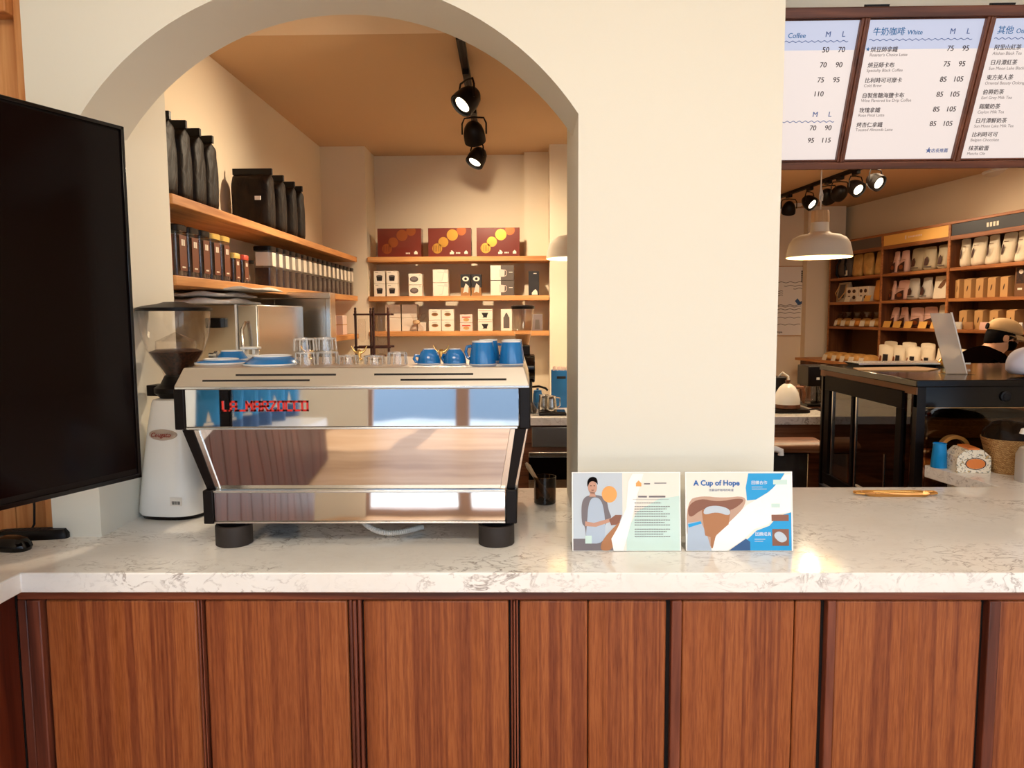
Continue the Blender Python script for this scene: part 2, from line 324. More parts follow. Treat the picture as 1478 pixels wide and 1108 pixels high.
# front room, mostly behind the camera
struct('floor', MB().box(-2.2, 5.6, -1.84, 9.2, -.1, 0), 'floor_wood')
struct('ceiling_front', MB().box(-2.2, 5.6, -1.84, 2.72, 2.95, 3.05), 'front_ceiling')
struct('wall_side', MB().box(-2.05, -1.9, -1.7, 2.2, 0, 2.95), 'wall_paint')
struct('wall_shop_side', MB().box(5.2, 5.35, -1.7, 2.9, 0, 2.95), 'wall_paint')
b = MB().box(-2.2, -1.22, -1.84, -1.7, 0, 2.95).box(4.6, 5.35, -1.84, -1.7, 0, 2.95).box(-1.22, 4.6, -1.84, -1.7, 2.55, 2.95)
struct('wall_rear', b, 'wall_paint')
for i, (x0, x1) in enumerate(((-1.22, -.47), (-.47, 1.9), (1.9, 4.6))):
    b = MB().box(x0, x0+.05, -1.82, -1.74, 0, 2.55).box(x1-.05, x1, -1.82, -1.74, 0, 2.55).box(x0+.05, x1-.05, -1.82, -1.74, 2.5, 2.55).box(x0+.05, x1-.05, -1.82, -1.74, 0, .05)
    struct('window_%d' % (i+1), b, 'window_frame')
struct('pavement', MB().box(-30, 30, -40, -1.84, -.15, -.02), 'paver')
struct('wall_street', MB().box(-14, 14, -7.6, -7.3, -.02, 2.5), 'art_street')
# pine clad wall left of the pier
b = MB()
for i in range(5): b.box(-1.9+.106*i, -1.9+.106*(i+1)-.002, 2.10, 2.16, .93, 2.95)
struct('wall_pine', b, 'pine_wall', bev=.002)
struct('trim_1', MB().box(-1.372, -1.345, 2.07, 2.14, .93, 2.95), 'pine_wall', bev=.003)
struct('trim_2', MB().box(-1.9, -1.372, 2.04, 2.10, 2.36, 2.46), 'pine_wall', bev=.003)

# ================================================================== COUNTER
b = MB()
poly = [(-1.88, -.62), (-1.237, -.62), (-1.237, 1.76), (4.35, 1.76), (4.35, 3.05), (1.635, 3.05), (1.695, 2.655), (-1.6, 2.655), (-1.88, 2.1)]
b.plate(poly, .88, .93)
solo('worktop', b, 'marble', 'long white marble worktop with grey veins carrying the espresso machine', 'worktop', bev=.003)
cab = thing('counter_cabinet', 'long panelled brown wood counter front under the white marble worktop', 'counter', (0, 0, 0))
obj('carcass', MB().box(-1.262, 4.3, 1.80, 2.62, .001, .878), 'black_gap', cab)
obj('top_rail', MB().box(-1.262, 4.3, 1.776, 1.80, .855, .878), 'rail_wood', cab, bev=.004)
PX = [(65, 283), (295, 501), (524, 734), (750, 962), (985, 1186), (1207, 1418), (1443, 1655), (1678, 1890)]
YP = 1.784
for i, (p0, p1) in enumerate(PX):
    x0, x1 = X_(p0, 868, YP), X_(p1, 868, YP)
    bb = MB()
    split = {3: X_(849, 868, YP), 4: X_(1148, 868, YP)}.get(i)
    if split: bb.box(x0, split-.0012, YP, 1.80, .02, .852).box(split+.0012, x1, YP, 1.80, .02, .852)
    else: bb.box(x0, x1, YP, 1.80, .02, .852)
    obj('panel', bb, 'panel_wood', cab, bev=.005)
    xs0, xs1 = x1+.004, X_(PX[i+1][0] if i < 7 else 1912, 868, YP)-.003
    if i >= 3:
        bb = MB().box(xs0+.007, xs1, 1.772, 1.80, .02, .855)
    else:
        wd = (xs1-xs0)/3; bb = MB()
        for k in range(3): bb.box(xs0+k*wd+.001, xs0+(k+1)*wd-.001, (1.776, 1.770, 1.776)[k], 1.80, .02, .855)
    obj('stile', bb, 'stile_wood', cab, bev=.003)
x0 = -1.262; x1 = X_(62, 868, YP)
bb = MB().box(x0, x0+.024, 1.776, 1.80, .02, .855).box(x0+.026, x1-.001, 1.772, 1.80, .02, .855)
obj('stile', bb, 'stile_wood', cab, bev=.003)
cab2 = thing('return_cabinet', 'dark plank counter side under the left end of the marble worktop', 'counter', (0, 0, 0))
bb = MB()
for k in range(19): bb.box(-1.29, -1.264, 1.775-.12*(k+1)+.003, 1.775-.12*k, .02, .878)
obj('plank_front', bb, 'plank_dark', cab2, bev=.003)
obj('carcass', MB().box(-1.85, -1.29, -.50, 1.79, .001, .878).box(-1.85, -1.264, 1.778, 2.0, .001, .878), 'black_gap', cab2)
cab3 = thing('side_cabinet', 'short marble clad counter leg beside the black display fridge', 'counter', (0, 0, 0))
obj('carcass', MB().box(1.72, 4.3, 2.64, 3.03, .001, .878), 'marble', cab3)
# ================================================================== TELEVISION, SMALL THINGS ON THE LEFT
tv = thing('television', 'large black wall television angled over the left end of the counter', 'television', (-.917, 1.70, 1.577), 0)
ang = math.atan2(.927, .375)          # runs from far right end back towards the shop front
tv.rotation_euler = (0, 0, ang-pi)    # local x from the far end towards the camera
# local frame: x along the screen (0 = far end), -y... screen side chosen below
S = -1.0
bb = MB().box(0, 1.44, .0, .028, -.394, .394)
obj('housing', bb, 'black_plastic', tv, bev=.004)
bb = MB().box(.012, 1.428, .028, .030, -.372, .382)
obj('screen', bb, 'screen', tv)
bb = MB().box(0, 1.44, .028, .034, -.394, -.384).box(0, 1.44, .028, .034, .386, .394).box(0, .008, .028, .034, -.394, .394).box(1.432, 1.44, .028, .034, -.394, .394)
obj('bezel', bb, 'black_gloss', tv, bev=.001)
obj('wall_arm', MB().box(.62, .82, -.40, 0.0, -.06, .06).box(.5, .94, -.03, 0, -.2, .2), 'black_plastic', tv)
# remote control and mouse
p = atz(60, 778, .93)
rc = thing('remote_control', 'black remote control lying on the marble by the pine wall', 'remote control', (p.x-.03, p.y+.01, .93), RAD(8))
bb = MB()
bb.rings([[(x*1.0, y, z) for x, y, z in rring(.098, .024, zz, 5, 28)] for zz in (0, .014)] + [rring(.088, .018, .026, 5, 28)])
obj('body', bb, 'black_plastic', rc)
bb = MB()
for i in range(9):
    for j in range(3): bb.box(-.075+.014*i, -.067+.014*i, -.012+.009*j, -.007+.009*j, .0258, .0275)
obj('buttons', bb, 'dark_grey', rc)
p = atz(14, 796, .93)
ms = thing('computer_mouse', 'glossy black computer mouse in front of the remote control', 'mouse', (p.x-.006, p.y+.02, .93), RAD(80))
bb = MB().rings([rring(.028, .05, 0, 2.6), rring(.031, .054, .010, 2.6), rring(.029, .051, .020, 2.5), rring(.023, .042, .031, 2.4), rring(.012, .024, .037, 2.2)])
obj('shell', bb, 'black_gloss', ms)
obj('wheel', MB().box(-.003, .003, .02, .036, .026, .036), 'dark_grey', ms, bev=.001)
pA = at(46, 728, 2.08); q = at(40, 768, 2.07)
solo('power_cable', MB().tube([(pA.x+.005, 2.085, 1.22), (pA.x+.002, 2.088, 1.08), (pA.x, 2.09, 1.01), (pA.x, 2.085, .96), (pA.x-.01, 2.075, .936), (pA.x-.06, 2.072, .936)], .0032), 'black_plastic', 'thin black cable hanging down the pine wall below the television', 'cable')

# ================================================================== ESPRESSO MACHINE (customer side towards the camera)
em = thing('espresso_machine', 'large polished steel espresso machine with red lettering on the marble worktop', 'espresso machine', (-.458, 2.26, .93))
def mx(x): return x+.458
def my(y): return y-2.26
def mz(z): return z-.93
# world numbers below are turned into the thing's own frame
EM = T(.458, -2.26, -.93)
def E_(): return MB().at(EM)
YFm = 1.955
obj('body', E_().box(-.80, -.09, 2.02, 2.50, 1.02, 1.30), 'black_plastic', em, bev=.004)
tp = E_().taper(-.928, .012, 1.95, 2.53, 1.366, -.915, -.003, 1.985, 2.50, 1.415)
obj('top_cover', tp, 'brushed_top', em, bev=.003)
# vent slots cut in the slanted top, two staggered rows
sl = E_()
def slot(px0, px1, py):
    f = (py-560)/(530.-560.); y = 1.95+(1.985-1.95)*f-.001; z = 1.366+(1.415-1.366)*f
    x0, x1 = X_(px0, py, y), X_(px1, py, y); h = .0026
    sl.add([(x0, y-.0008, z-h), (x1, y-.0008, z-h), (x1, y+.0012, z+h), (x0, y+.0012, z+h)], [(0, 1, 2, 3)])
for a_, c_, y_ in ((340, 485, 541.5), (540, 683, 541.5), (292, 447, 550), (578, 731, 550)): slot(a_, c_, y_)
obj('vent_slots', sl, 'black_gap', em, fix=False)
obj('upper_panel', E_().box(-.925+.024, .010-.026, YFm, YFm+.012, 1.259, 1.360), 'mirror_steel', em, bev=.0015)
up = E_().box(-.926, .011, YFm-.004, YFm+.02, 1.3605, 1.3665).box(-.90, -.02, YFm-.003, YFm+.02, 1.2525, 1.2585)
obj('panel_edge', up, 'steel_edge', em, bev=.001)
for x0, x1 in ((-.930, -.902), (-.0155, .014)): obj('side_cap', E_().box(x0, x1, YFm-.004, 2.50, 1.2525, 1.362), 'black_plastic', em, bev=.003)
# slanted splash panel: leans in towards the bottom, so it mirrors the floor
zt, zb, yt, yb = 1.2515, 1.087, 1.960, 1.980
sp = E_(); sp.add([(-.868, yt, zt), (-.040, yt, zt), (-.068, yb, zb), (-.826, yb, zb), (-.868, yt+.02, zt), (-.040, yt+.02, zt), (-.068, yb+.02, zb), (-.826, yb+.02, zb)],
       [(0, 3, 2, 1), (4, 5, 6, 7), (0, 1, 5, 4), (1, 2, 6, 5), (2, 3, 7, 6), (3, 0, 4, 7)])
obj('splash_panel', sp, 'mirror_steel', em)
def slantbar(xa0, xa1, xb0, xb1, mat, name, dy=0):
    s_ = E_(); s_.add([(xa0, yt-.006+dy, zt), (xa1, yt-.006+dy, zt), (xb1, yb-.006+dy, zb), (xb0, yb-.006+dy, zb), (xa0, yt+.05, zt), (xa1, yt+.05, zt), (xb1, yb+.05, zb), (xb0, yb+.05, zb)],
        [(0, 3, 2, 1), (4, 5, 6, 7), (0, 1, 5, 4), (1, 2, 6, 5), (2, 3, 7, 6), (3, 0, 4, 7)])
    obj(name, s_, mat, em, bev=.001)
slantbar(-.912, -.882, -.861, -.838, 'black_plastic', 'side_frame'); slantbar(-.026, .002, -.050, -.030, 'black_plastic', 'side_frame')
slantbar(-.882, -.868, -.838, -.826, 'steel_edge', 'frame_strip', .002); slantbar(-.040, -.026, -.068, -.050, 'steel_edge', 'frame_strip', .002)
slantbar(.002, .007, -.030, -.022, 'brushed', 'frame_strip', .006)
obj('lower_panel', E_().box(-.838, -.054, 1.962, 1.974, 1.002, 1.081), 'mirror_steel', em, bev=.0015)
obj('panel_edge', E_().box(-.838, -.054, 1.958, 1.978, 1.0815, 1.0865).box(-.838, -.054, 1.958, 1.99, .9965, 1.0015), 'steel_edge', em, bev=.001)
for x0, x1 in ((-.867, -.839), (-.053, -.023)): obj('side_cap', E_().box(x0, x1, 1.958, 2.50, .995, 1.087), 'black_plastic', em, bev=.003)
obj('base_tray', E_().box(-.84, -.05, 1.992, 2.49, 1.0, 1.05), 'brushed', em)
for px_ in (333, 716):
    c_ = atz(px_, 788, .93)
    fb = E_().lathe([(.046, .93), (.049, .932), (.049, .984), (.047, .986), (.040, .986), (.040, .975), (.0, .975)], 36, c_.x, 2.0, capb=True)
    f_ = obj('foot', fb, 'rubber', em)
    obj('foot_bracket', E_().box(c_.x-.038, c_.x+.038, 1.985, 2.03, .975, .998), 'black_plastic', f_)
    c_ = c_.x
    f2 = obj('foot', E_().lathe([(.046, .93), (.049, .932), (.049, .984), (.04, .99)], 28, c_, 2.42), 'rubber', em)
# red wordmark on the upper panel: raised outlined letters joined by a base line
lt = E_(); xa, xb_ = X_(322, 588, YFm), X_(448, 588, YFm); zl, zh = Z_(385, 590.5, YFm), Z_(385, 580, YFm); hh = zh-zl; zl -= .003; hh += .004
GL = {'L': [[(0, 1), (0, 0), (1, 0)]], 'A': [[(0, 0), (0, 1), (1, 1), (1, 0)], [(0, .45), (1, .45)]], 'M': [[(0, 0), (0, 1), (.5, .45), (1, 1), (1, 0)]], 'R': [[(0, 0), (0, 1), (1, 1), (1, .5), (0, .5)], [(.4, .5), (1, 0)]],
      'Z': [[(0, 1), (1, 1), (0, 0), (1, 0)]], 'O': [[(0, 0), (0, 1), (1, 1), (1, 0), (0, 0)]], 'C': [[(1, 1), (0, 1), (0, 0), (1, 0)]]}
word = 'LA MARZOCCO'; adv = (xb_-xa)/(len(word)-.0); tk = .0024
def stroke(p, q):
    p, q = Vector(p), Vector(q); d = (q-p).normalized()*tk; n_ = Vector((-d.y, d.x))
    a, b2, c2, d2 = p-d-n_, q+d-n_, q+d+n_, p-d+n_
    k = [(v_.x, YFm-.003, v_.y) for v_ in (a, b2, c2, d2)]+[(v_.x, YFm, v_.y) for v_ in (a, b2, c2, d2)]
    lt.add(k, [(0, 1, 2, 3), (7, 6, 5, 4), (0, 4, 5, 1), (1, 5, 6, 2), (2, 6, 7, 3), (3, 7, 4, 0)])
for i, ch in enumerate(word):
    gx = xa+adv*i; gw = adv*.66
    for st in GL.get(ch, []):
        for p, q in zip(st[:-1], st[1:]): stroke((gx+p[0]*gw, zl+p[1]*hh), (gx+q[0]*gw, zl+q[1]*hh))
    if ch in 'LA ' or ch in 'MRZCO':
        zz = zl if i < 7 else zl+hh
        if i < len(word)-1: stroke((gx+gw*(.9 if ch != ' ' else -.5), zz), (gx+adv, zz))
obj('lettering', lt, 'red_letter', em, smooth=False)
# drain hose seen under the machine
hose = E_(); pts = []
for i in range(80):
    t = i/79.; pts.append((-.50+.20*t, 2.12-.08*sin(t*3.1), .942+.05*(1-t)**3))
hose.tube(pts, [.0085 if i % 2 else .0068 for i in range(80)], 10); obj('drain_hose', hose, 'white_matte', em)

# ================================================================== WHITE GRINDER
gp = atz(256, 742, .93); GX, GY = gp.x, 2.345
gr = thing('coffee_grinder', 'tall white coffee grinder with clear bean hopper left of the espresso machine', 'grinder', (GX, GY, .93), RAD(-6))
def zr(py): return Z_(255, py, GY)-.93
sc = GY/1080.
rg = []
for z, w_, d_ in ((.012, .104, .12), (.02, .108, .124), (.06, .104, .12), (.17, .090, .108), (.28, .076, .094), (.355, .064, .080), (.365, .060, .076), (.368, .05, .066)): rg.append(rring(w_, d_, z, 3.2, 40))
obj('body', MB().rings(rg), 'white_enamel', gr)
obj('base_plate', MB().rings([rring(.098, .112, 0, 3.2, 40), rring(.102, .117, .012, 3.2, 40)]), 'black_plastic', gr)
obj('adjuster', MB().rings([rring(.052, .052, .368, 2, 32), rring(.070, .070, .385, 2, 32), rring(.070, .070, .40, 2, 32), rring(.05, .05, .412, 2, 32), rring(.036, .036, .44, 2, 32)]).box(-.088, -.03, -.03, .03, .374, .408), 'black_plastic', gr, bev=.002)
hop = [(.036, .432), (.045, .455), (.066, .485), (.083, .515), (.098, .56), (.104, .60), (.106, .640)]
inn = [(r-.0035, z) for r, z in hop[::-1]]
obj('hopper', MB().lathe(hop, 48, capb=False, capt=False), 'clear', gr)
obj('beans', MB().lathe([(.030, .436), (.042, .456), (.062, .485), (.079, .513), (.06, .520), (.03, .517), (0, .522)], 40), 'beans', gr)
obj('bean_guard', MB().lathe([(.06, .52), (.06, .545), (0.0, .575)], 32, capb=False, capt=False), 'clear', gr)
obj('hopper_lid', MB().lathe([(.108, .640), (.112, .642), (.112, .650), (.09, .656), (.05, .662), (.03, .668), (0, .669)], 48), 'black_plastic', gr)
bd = MB()
bd.rings([[(.046*cos(a_)*k, -.0985+.006*(abs(cos(a_))**2)-dy, .262+.017*sin(a_)*k) for a_ in [2*pi*i/36 for i in range(36)]] for k, dy in ((1, -.02), (1, .0), (.94, .003), (.02, .003))])
badge = obj('badge', bd, 'badge', gr)
tx = MB(); tx.text('Ceugato', .0185, T(-.033, -.1065, .257) @ RZ(RAD(3)) @ XZ, shear=.35, ext=.0004, bold=.0004)
obj('badge_lettering', tx, 'badge_ink', badge)
lab = MB().box(.03, .068, -.121, -.1195, .048, .074); lb = obj('rating_label', lab, 'paper', gr)
lb2 = MB()
for i in range(7): lb2.box(.036+.004*i, .0385+.004*i, -.1215, -.121, .052, .062)
obj('label_print', lb2, 'ink_black', lb)
kn = MB().at(T(.10, .02, .50) @ RY(pi/2)).lathe([(.008, 0), (.008, .018), (.014, .02), (.014, .03), (0, .032)], 20); obj('hopper_latch', kn, 'steel', gr)

# ================================================================== THINGS ON TOP OF THE MACHINE
ZT = 1.4155
def saucer_stack(px0, px1, y, n, r_, label):
    x0, x1 = X_(px0, 528, y), X_(px1, 528, y); r = (x1-x0)/2
    t = thing('saucer', label, 'saucer', ((x0+x1)/2, y, ZT), 0, 'blue saucers on the espresso machine')
    obj('plate', MB().lathe([(r*.985, .0), (r, .003), (r*.93, .008), (r*.66, r_), (r*.64, r_), (0, r_-.003)], 48), 'cup_blue', t)
    obj('rim', MB().lathe([(r*.93, -.0005+.0005), (r*1.005, .0005), (r*1.008, .003), (r*1.0, .005)], 48, capt=False), 'cup_white', t)
    obj('foot_ring', MB().lathe([(r*.66, r_-.001), (r*.665, r_+.002), (r*.63, r_+.003), (r*.60, r_)], 48, capb=False, capt=False), 'cup_white', t)
    return t
saucer_stack(284, 356, 2.16, 1, .012, 'small blue saucer upside down at the left end of the espresso machine top')
saucer_stack(353, 434, 2.10, 1, .024, 'deep blue bowl like saucer upside down between small saucer and stacked glasses')
saucer_stack(313, 358, 2.33, 1, .028, 'dark blue cup upside down behind the small blue saucer')
tb = MB().box(-.022, .022, -.02, .02, 0, .012).box(-.022, -.012, -.02, .02, .012, .03).box(.012, .022, -.02, .02, .012, .03).box(-.026, .03, -.022, .02, .03, .038)
p = at(359, 529, 2.40); solo('white_clip', tb, 'white_plastic', 'small white plastic clip standing behind the blue saucers', 'clip', (p.x, 2.42, ZT), bev=.002)
def glass_proto(label, loc, rz, h, r):
    t = thing('water_glass', label, 'glass', loc, rz, 'clear tumblers upside down on the espresso machine')
    N_ = 40; prof = [(r, 0), (r*.99, .01), (r*.95, h*.45), (r*.92, h*.9), (r*.88, h)]
    def ring(rr, z, fl): return [((rr*(1-fl*.05*(i % 4 == 0)))*cos(2*pi*i/N_), (rr*(1-fl*.05*(i % 4 == 0)))*sin(2*pi*i/N_), z) for i in range(N_)]
    rgs = [ring(rr, z, 1 if k in (1, 2, 3) else 0) for k, (rr, z) in enumerate(prof)]
    rgs += [ring(r*.84, h, 0), ring(r*.80, h-.012, 0)]
    inner = [ring(r*.84, h*.8, 0), ring(r*.91, .004, 0), ring(r, 0, 0)]
    obj('wall', MB().rings(rgs+[ring(.002, h-.012, 0)], True, False), 'clear', t)
    obj('inner_wall', MB().rings([ring(r*.86, h*.78, 0), ring(r*.935, .002, 0)], True, False), 'clear', t)
    obj('base', MB().lathe([(r*.84, h*.84), (r*.88, h*.97), (r*.6, h*.985), (0, h*.97)], 40), 'glass_tint', t)
    rb = MB()
    for i in range(10):
        a_ = 2*pi*i/10; rb.tube([(r*.97*cos(a_), r*.97*sin(a_), h*.06), (r*.90*cos(a_), r*.90*sin(a_), h*.93)], r*.055, 6)
    obj('flutes', rb, 'glass_tint', t)
    return t
def gl(px0, px1, y, z, h, label, proto=[None]):
    x0, x1 = X_(px0, 520, y), X_(px1, 520, y)
    loc = ((x0+x1)/2, y, z)
    if proto[0] is None or h != proto[1]:
        t = glass_proto(label, loc, .1, h, (x1-x0)/2)
        if proto[0] is None: proto[0] = t; proto.append(h)
        return t
    return dup(proto[0], loc, random.random(), label)
hG = .038
gl(425, 459, 2.06, ZT, hG, 'lower left tumbler of the two by two glass stack on the machine')
gl(455, 489, 2.10, ZT, hG, 'lower right tumbler of the two by two glass stack on the machine')
gl(424, 458, 2.06, ZT+hG+.0005, hG, 'upper left tumbler of the two by two glass stack on the machine')
gl(453, 487, 2.10, ZT+hG+.0005, hG, 'upper right tumbler of the two by two glass stack on the machine')
gl(488, 518, 2.10, ZT, .0265, 'low tumbler right of the glass stack, left of the brass horns')
gl(526, 556, 2.08, ZT, .0262, 'low tumbler in the middle between brass horns and the single taller tumbler')
gl(559, 588, 2.06, ZT, .0365, 'single taller tumbler left of the upside down blue cups')
def horns(px, y, label, first=[None]):
    p = at(px, 520, y)
    if first[0]: return dup(first[0], (p.x, y, ZT), 0, label)
    t = thing('horn_ornament', label, 'ornament', (p.x, y, ZT), 0, 'brass bull horn ornaments on the machine'); first[0] = t
    obj('stem', MB().lathe([(.010, 0), (.010, .003), (.006, .006), (.0055, .016), (.008, .020), (.0085, .027), (.004, .032), (0, .033)], 24), 'brass', t)
    for s_ in (-1, 1):
        pts = [(s_*(.003+.021*k), -.002, .023+.003*k+.018*k**3) for k in [i/8. for i in range(9)]]
        obj('horn', MB().tube(pts, [.0052-.0036*(i/8.)**1.3 for i in range(9)], 12), 'brass', t)
    return t
horns(519, 2.30, 'brass bull horn ornament behind the low tumblers')
horns(637, 2.30, 'brass bull horn ornament between the two tilted blue cups')
horns(446, 2.34, 'brass bull horn ornament behind the two by two glass stack')
def cup(px0, px1, y, kind, label, z=ZT, tilt=0, hz=None):
    x0, x1 = X_(px0, 520, y), X_(px1, 520, y); r = (x1-x0)/2; g = 'blue cups upside down on the machine'
    t = thing('blue_cup', label, 'cup', ((x0+x1)/2, y, z), hz or 0, g)
    if kind == 'round':
        pr = [(r, 0), (r*.99, .008), (r*.9, .022), (r*.72, .034), (r*.5, .041), (r*.46, .041)]; ft = (r*.5, .040)
        hnd = [(r*.86, 0, .022), (r*1.2, 0, .024), (r*1.32, 0, .015), (r*1.15, 0, .006), (r*.98, 0, .006)]
    else:
        h = .062; pr = [(r, 0), (r*.99, .006), (r*.93, .022), (r*.82, .050), (r*.76, h), (r*.72, h)]; ft = (r*.77, h)
        hnd = [(r*.86, 0, .050), (r*1.25, 0, .048), (r*1.36, 0, .034), (r*1.2, 0, .018), (r*.97, 0, .014)]
    obj('bowl', MB().lathe(pr+[(0, pr[-1][1]-.001)], 40), 'cup_blue', t)
    obj('foot_ring', MB().lathe([(ft[0], ft[1]-.001), (ft[0]*1.0, ft[1]+.003), (ft[0]*.9, ft[1]+.003), (ft[0]*.86, ft[1]-.001)], 40, capb=False, capt=False), 'cup_white', t)
    obj('rim', MB().lathe([(r*.98, .0), (r*1.01, .0), (r*1.01, .002), (r*.99, .0025)], 40, capt=False), 'cup_white', t)
    obj('handle', MB().tube(hnd, .0045, 8), 'cup_blue', t)
    return t
cup(603, 636, 2.10, 'round', 'round blue cup upside down, leftmost of the blue cups', hz=RAD(195))
cup(640, 673, 2.09, 'round', 'second round blue cup upside down, right of the brass horns', hz=RAD(150))
cup(677, 716, 2.07, 'tall', 'front tall blue cup upside down in the left pair of tall cups', hz=RAD(160))
cup(688, 722, 2.20, 'tall', 'rear tall blue cup upside down in the left pair of tall cups', hz=RAD(20))
cup(720, 756, 2.07, 'tall', 'front tall blue cup upside down at the right end of the machine', hz=RAD(110))
cup(722, 757, 2.18, 'tall', 'rear tall blue cup upside down at the right end of the machine', hz=RAD(100))

# ================================================================== SIGN CARDS BY THE PILLAR
def card(px0, px1, label):
    pb0, pb1 = at(px0[1], 797, 1.925), at(px1[1], 797, 1.925)
    w_ = pb1.x-pb0.x; h_ = .208
    t = thing('sign_card', label, 'sign', (pb0.x, 1.925, .93)); tilt = RX(RAD(-7))
    obj('card', MB().at(tilt).box(0, w_, 0, .002, .001, h_), 'art_white', t)
    obj('stand', MB().at(tilt).box(-.001, w_+.001, .0025, .0055, 0, h_+.002).at(Matrix.Identity(4)).box(-.001, w_+.001, 0.0, .075, 0, .003), 'acrylic', t, fix=True)
    return t, tilt, w_, h_
SOFT = {'figure_shirt', 'figure_apron', 'figure_hair', 'pour', 'coffee_swirl', 'swirl_dark', 'drink_ice', 'inset_light'}
def art(t, tilt, w_, h_, name, mat, shapes, lvl=1):
    b_ = MB().at(tilt)
    for poly in shapes:
        if name in SOFT:
            for _ in range(2):
                poly = [q_ for a_, c_ in zip(poly, poly[1:]+poly[:1]) for q_ in ((a_[0]*.75+c_[0]*.25, a_[1]*.75+c_[1]*.25), (a_[0]*.25+c_[0]*.75, a_[1]*.25+c_[1]*.75))]
        b_.add([(u*w_, -.0002*lvl-.0001, (1-v_)*h_) for u, v_ in poly], [tuple(range(len(poly)))])
    return obj(name, b_, mat, t, smooth=False, fix=False)
def rect(u0, v0, u1, v1): return [(u0, v1), (u1, v1), (u1, v0), (u0, v0)]
def ell(u, v_, ru, rv, n=24): return [(u+ru*cos(2*pi*i/n), v_-rv*sin(2*pi*i/n)) for i in range(n)]
t, tl, w_, h_ = card((821, 826), (981, 983), 'leaflet card with a smiling person in an apron, left of the two by the pillar')
A = lambda n_, m_, s_, l_=1: art(t, tl, w_, h_, n_, m_, s_, l_)
A('photo_ground', 'art_pale', [rect(.01, .01, .465, .99)]); A('text_ground', 'art_cream', [rect(.465, .01, .99, .99)])
A('mint_ground', 'art_mint', [[(.5, .99), (.99, .99), (.99, .3), (.8, .34), (.6, .5), (.5, .75)]], 2)
A('photo_table', 'art_grey', [rect(.01, .84, .46, .99)], 2)
A('figure_shirt', 'art_grey', [[(.09, .66), (.085, .45), (.10, .34), (.15, .29), (.26, .29), (.32, .34), (.34, .5), (.37, .58), (.30, .65), (.28, .88), (.13, .88), (.12, .68)]], 3)
A('figure_apron', 'art_apron', [[(.15, .42), (.18, .32), (.25, .32), (.29, .42), (.31, .70), (.29, .90), (.12, .90), (.14, .60)]], 4)
A('figure_face', 'art_skin', [ell(.19, .19, .042, .085), [(.17, .25), (.21, .25), (.22, .31), (.16, .31)], [(.12, .62), (.2, .64), (.36, .58), (.37, .62), (.22, .69), (.12, .68)]], 5)
A('figure_smile', 'art_brown', [[(.176, .222), (.206, .222), (.198, .235), (.184, .235)]], 6); A('figure_eyes', 'hair', [rect(.168, .168, .182, .176), rect(.200, .168, .214, .176)], 6)
A('figure_hair', 'hair', [[(.145, .2), (.14, .12), (.16, .07), (.20, .055), (.235, .08), (.24, .17), (.225, .13), (.19, .11), (.16, .13)]], 6)
A('tray', 'art_brown', [[(.34, .60), (.40, .54), (.46, .54), (.43, .66), (.36, .67)]], 6)
A('orange_badge', 'art_orange', [ell(.345, .28, .07, .105)], 5)
A('pour', 'art_coffee', [[(.25, .99), (.28, .85), (.38, .70), (.46, .60), (.46, .70), (.40, .80), (.37, .99)]], 7)
A('milk', 'art_white', [[(.38, .99), (.36, .84), (.42, .70), (.5, .45), (.52, .12), (.56, .02), (.66, .02), (.6, .3), (.55, .6), (.47, .99)]], 8)
A('milk_jar', 'art_mint', [rect(.12, .80, .18, .90)], 7)
ln = []
for k, (v_, u1) in enumerate([(.385, .82)]+[(.43+.031*j, .90-.03*(j % 3)) for j in range(5)]+[(.60+.031*j, .90-.05*(j % 2)) for j in range(3)]+[(.715+.031*j, .90-.03*(j % 3)) for j in range(4)]):
    u = .575
    while u < u1: ln.append(rect(u, v_, min(u+.018, u1), v_+.009)); u += .022
A('text_lines', 'art_grey', ln, 9)
A('heading_lines', 'art_grey', [rect(.61, .30, .69, .32), rect(.71, .30, .86, .32), rect(.56, .345, .89, .348), rect(.665, .14, .72, .155), rect(.76, .135, .87, .145)], 9)
A('house_emblem', 'art_orange', [[(.59, .18), (.59, .14), (.615, .105), (.64, .14), (.64, .18)]], 9)
t, tl, w_, h_ = card((984, 990), (1142, 1145), 'blue and white leaflet card headed A Cup of Hope beside the pillar')
A('cream_ground', 'art_cream', [rect(.01, .01, .99, .99)]); A('coffee_swirl', 'art_lightbrown', [[(.01, .97), (.01, .36), (.15, .30), (.35, .33), (.57, .30), (.55, .45), (.42, .62), (.28, .78), (.25, .97)]], 2)
A('swirl_dark', 'art_brown', [[(.02, .42), (.14, .33), (.3, .38), (.5, .33), (.56, .36), (.42, .5), (.3, .46), (.16, .46), (.03, .60)]], 3)
A('water', 'art_apron', [[(.01, .99), (.02, .64), (.14, .62), (.2, .80), (.24, .99)]], 4); A('water_line', 'art_blue', [[(.02, .66), (.14, .62), (.15, .65), (.03, .70)]], 5)
A('drink_glass', 'art_coffee', [[(.15, .48), (.42, .48), (.40, .66), (.28, .80), (.25, .96), (.235, .96), (.23, .82), (.18, .80)]], 6)
A('drink_ice', 'art_pale', [[(.16, .55), (.18, .44), (.3, .42), (.42, .47), (.41, .56), (.29, .50)]], 7)
A('blue_upper', 'art_blue', [[(.575, .36), (.565, .2), (.59, .02), (.93, .02), (.86, .16), (.77, .26), (.66, .35)]], 3)
A('blue_lower', 'art_blue', [[(.40, .99), (.55, .88), (.66, .74), (.78, .68), (.86, .56), (.985, .51), (.985, .99)]], 3)
A('blue_shade', 'art_navy', [[(.40, .99), (.56, .84), (.60, .88), (.60, .99)]], 4)
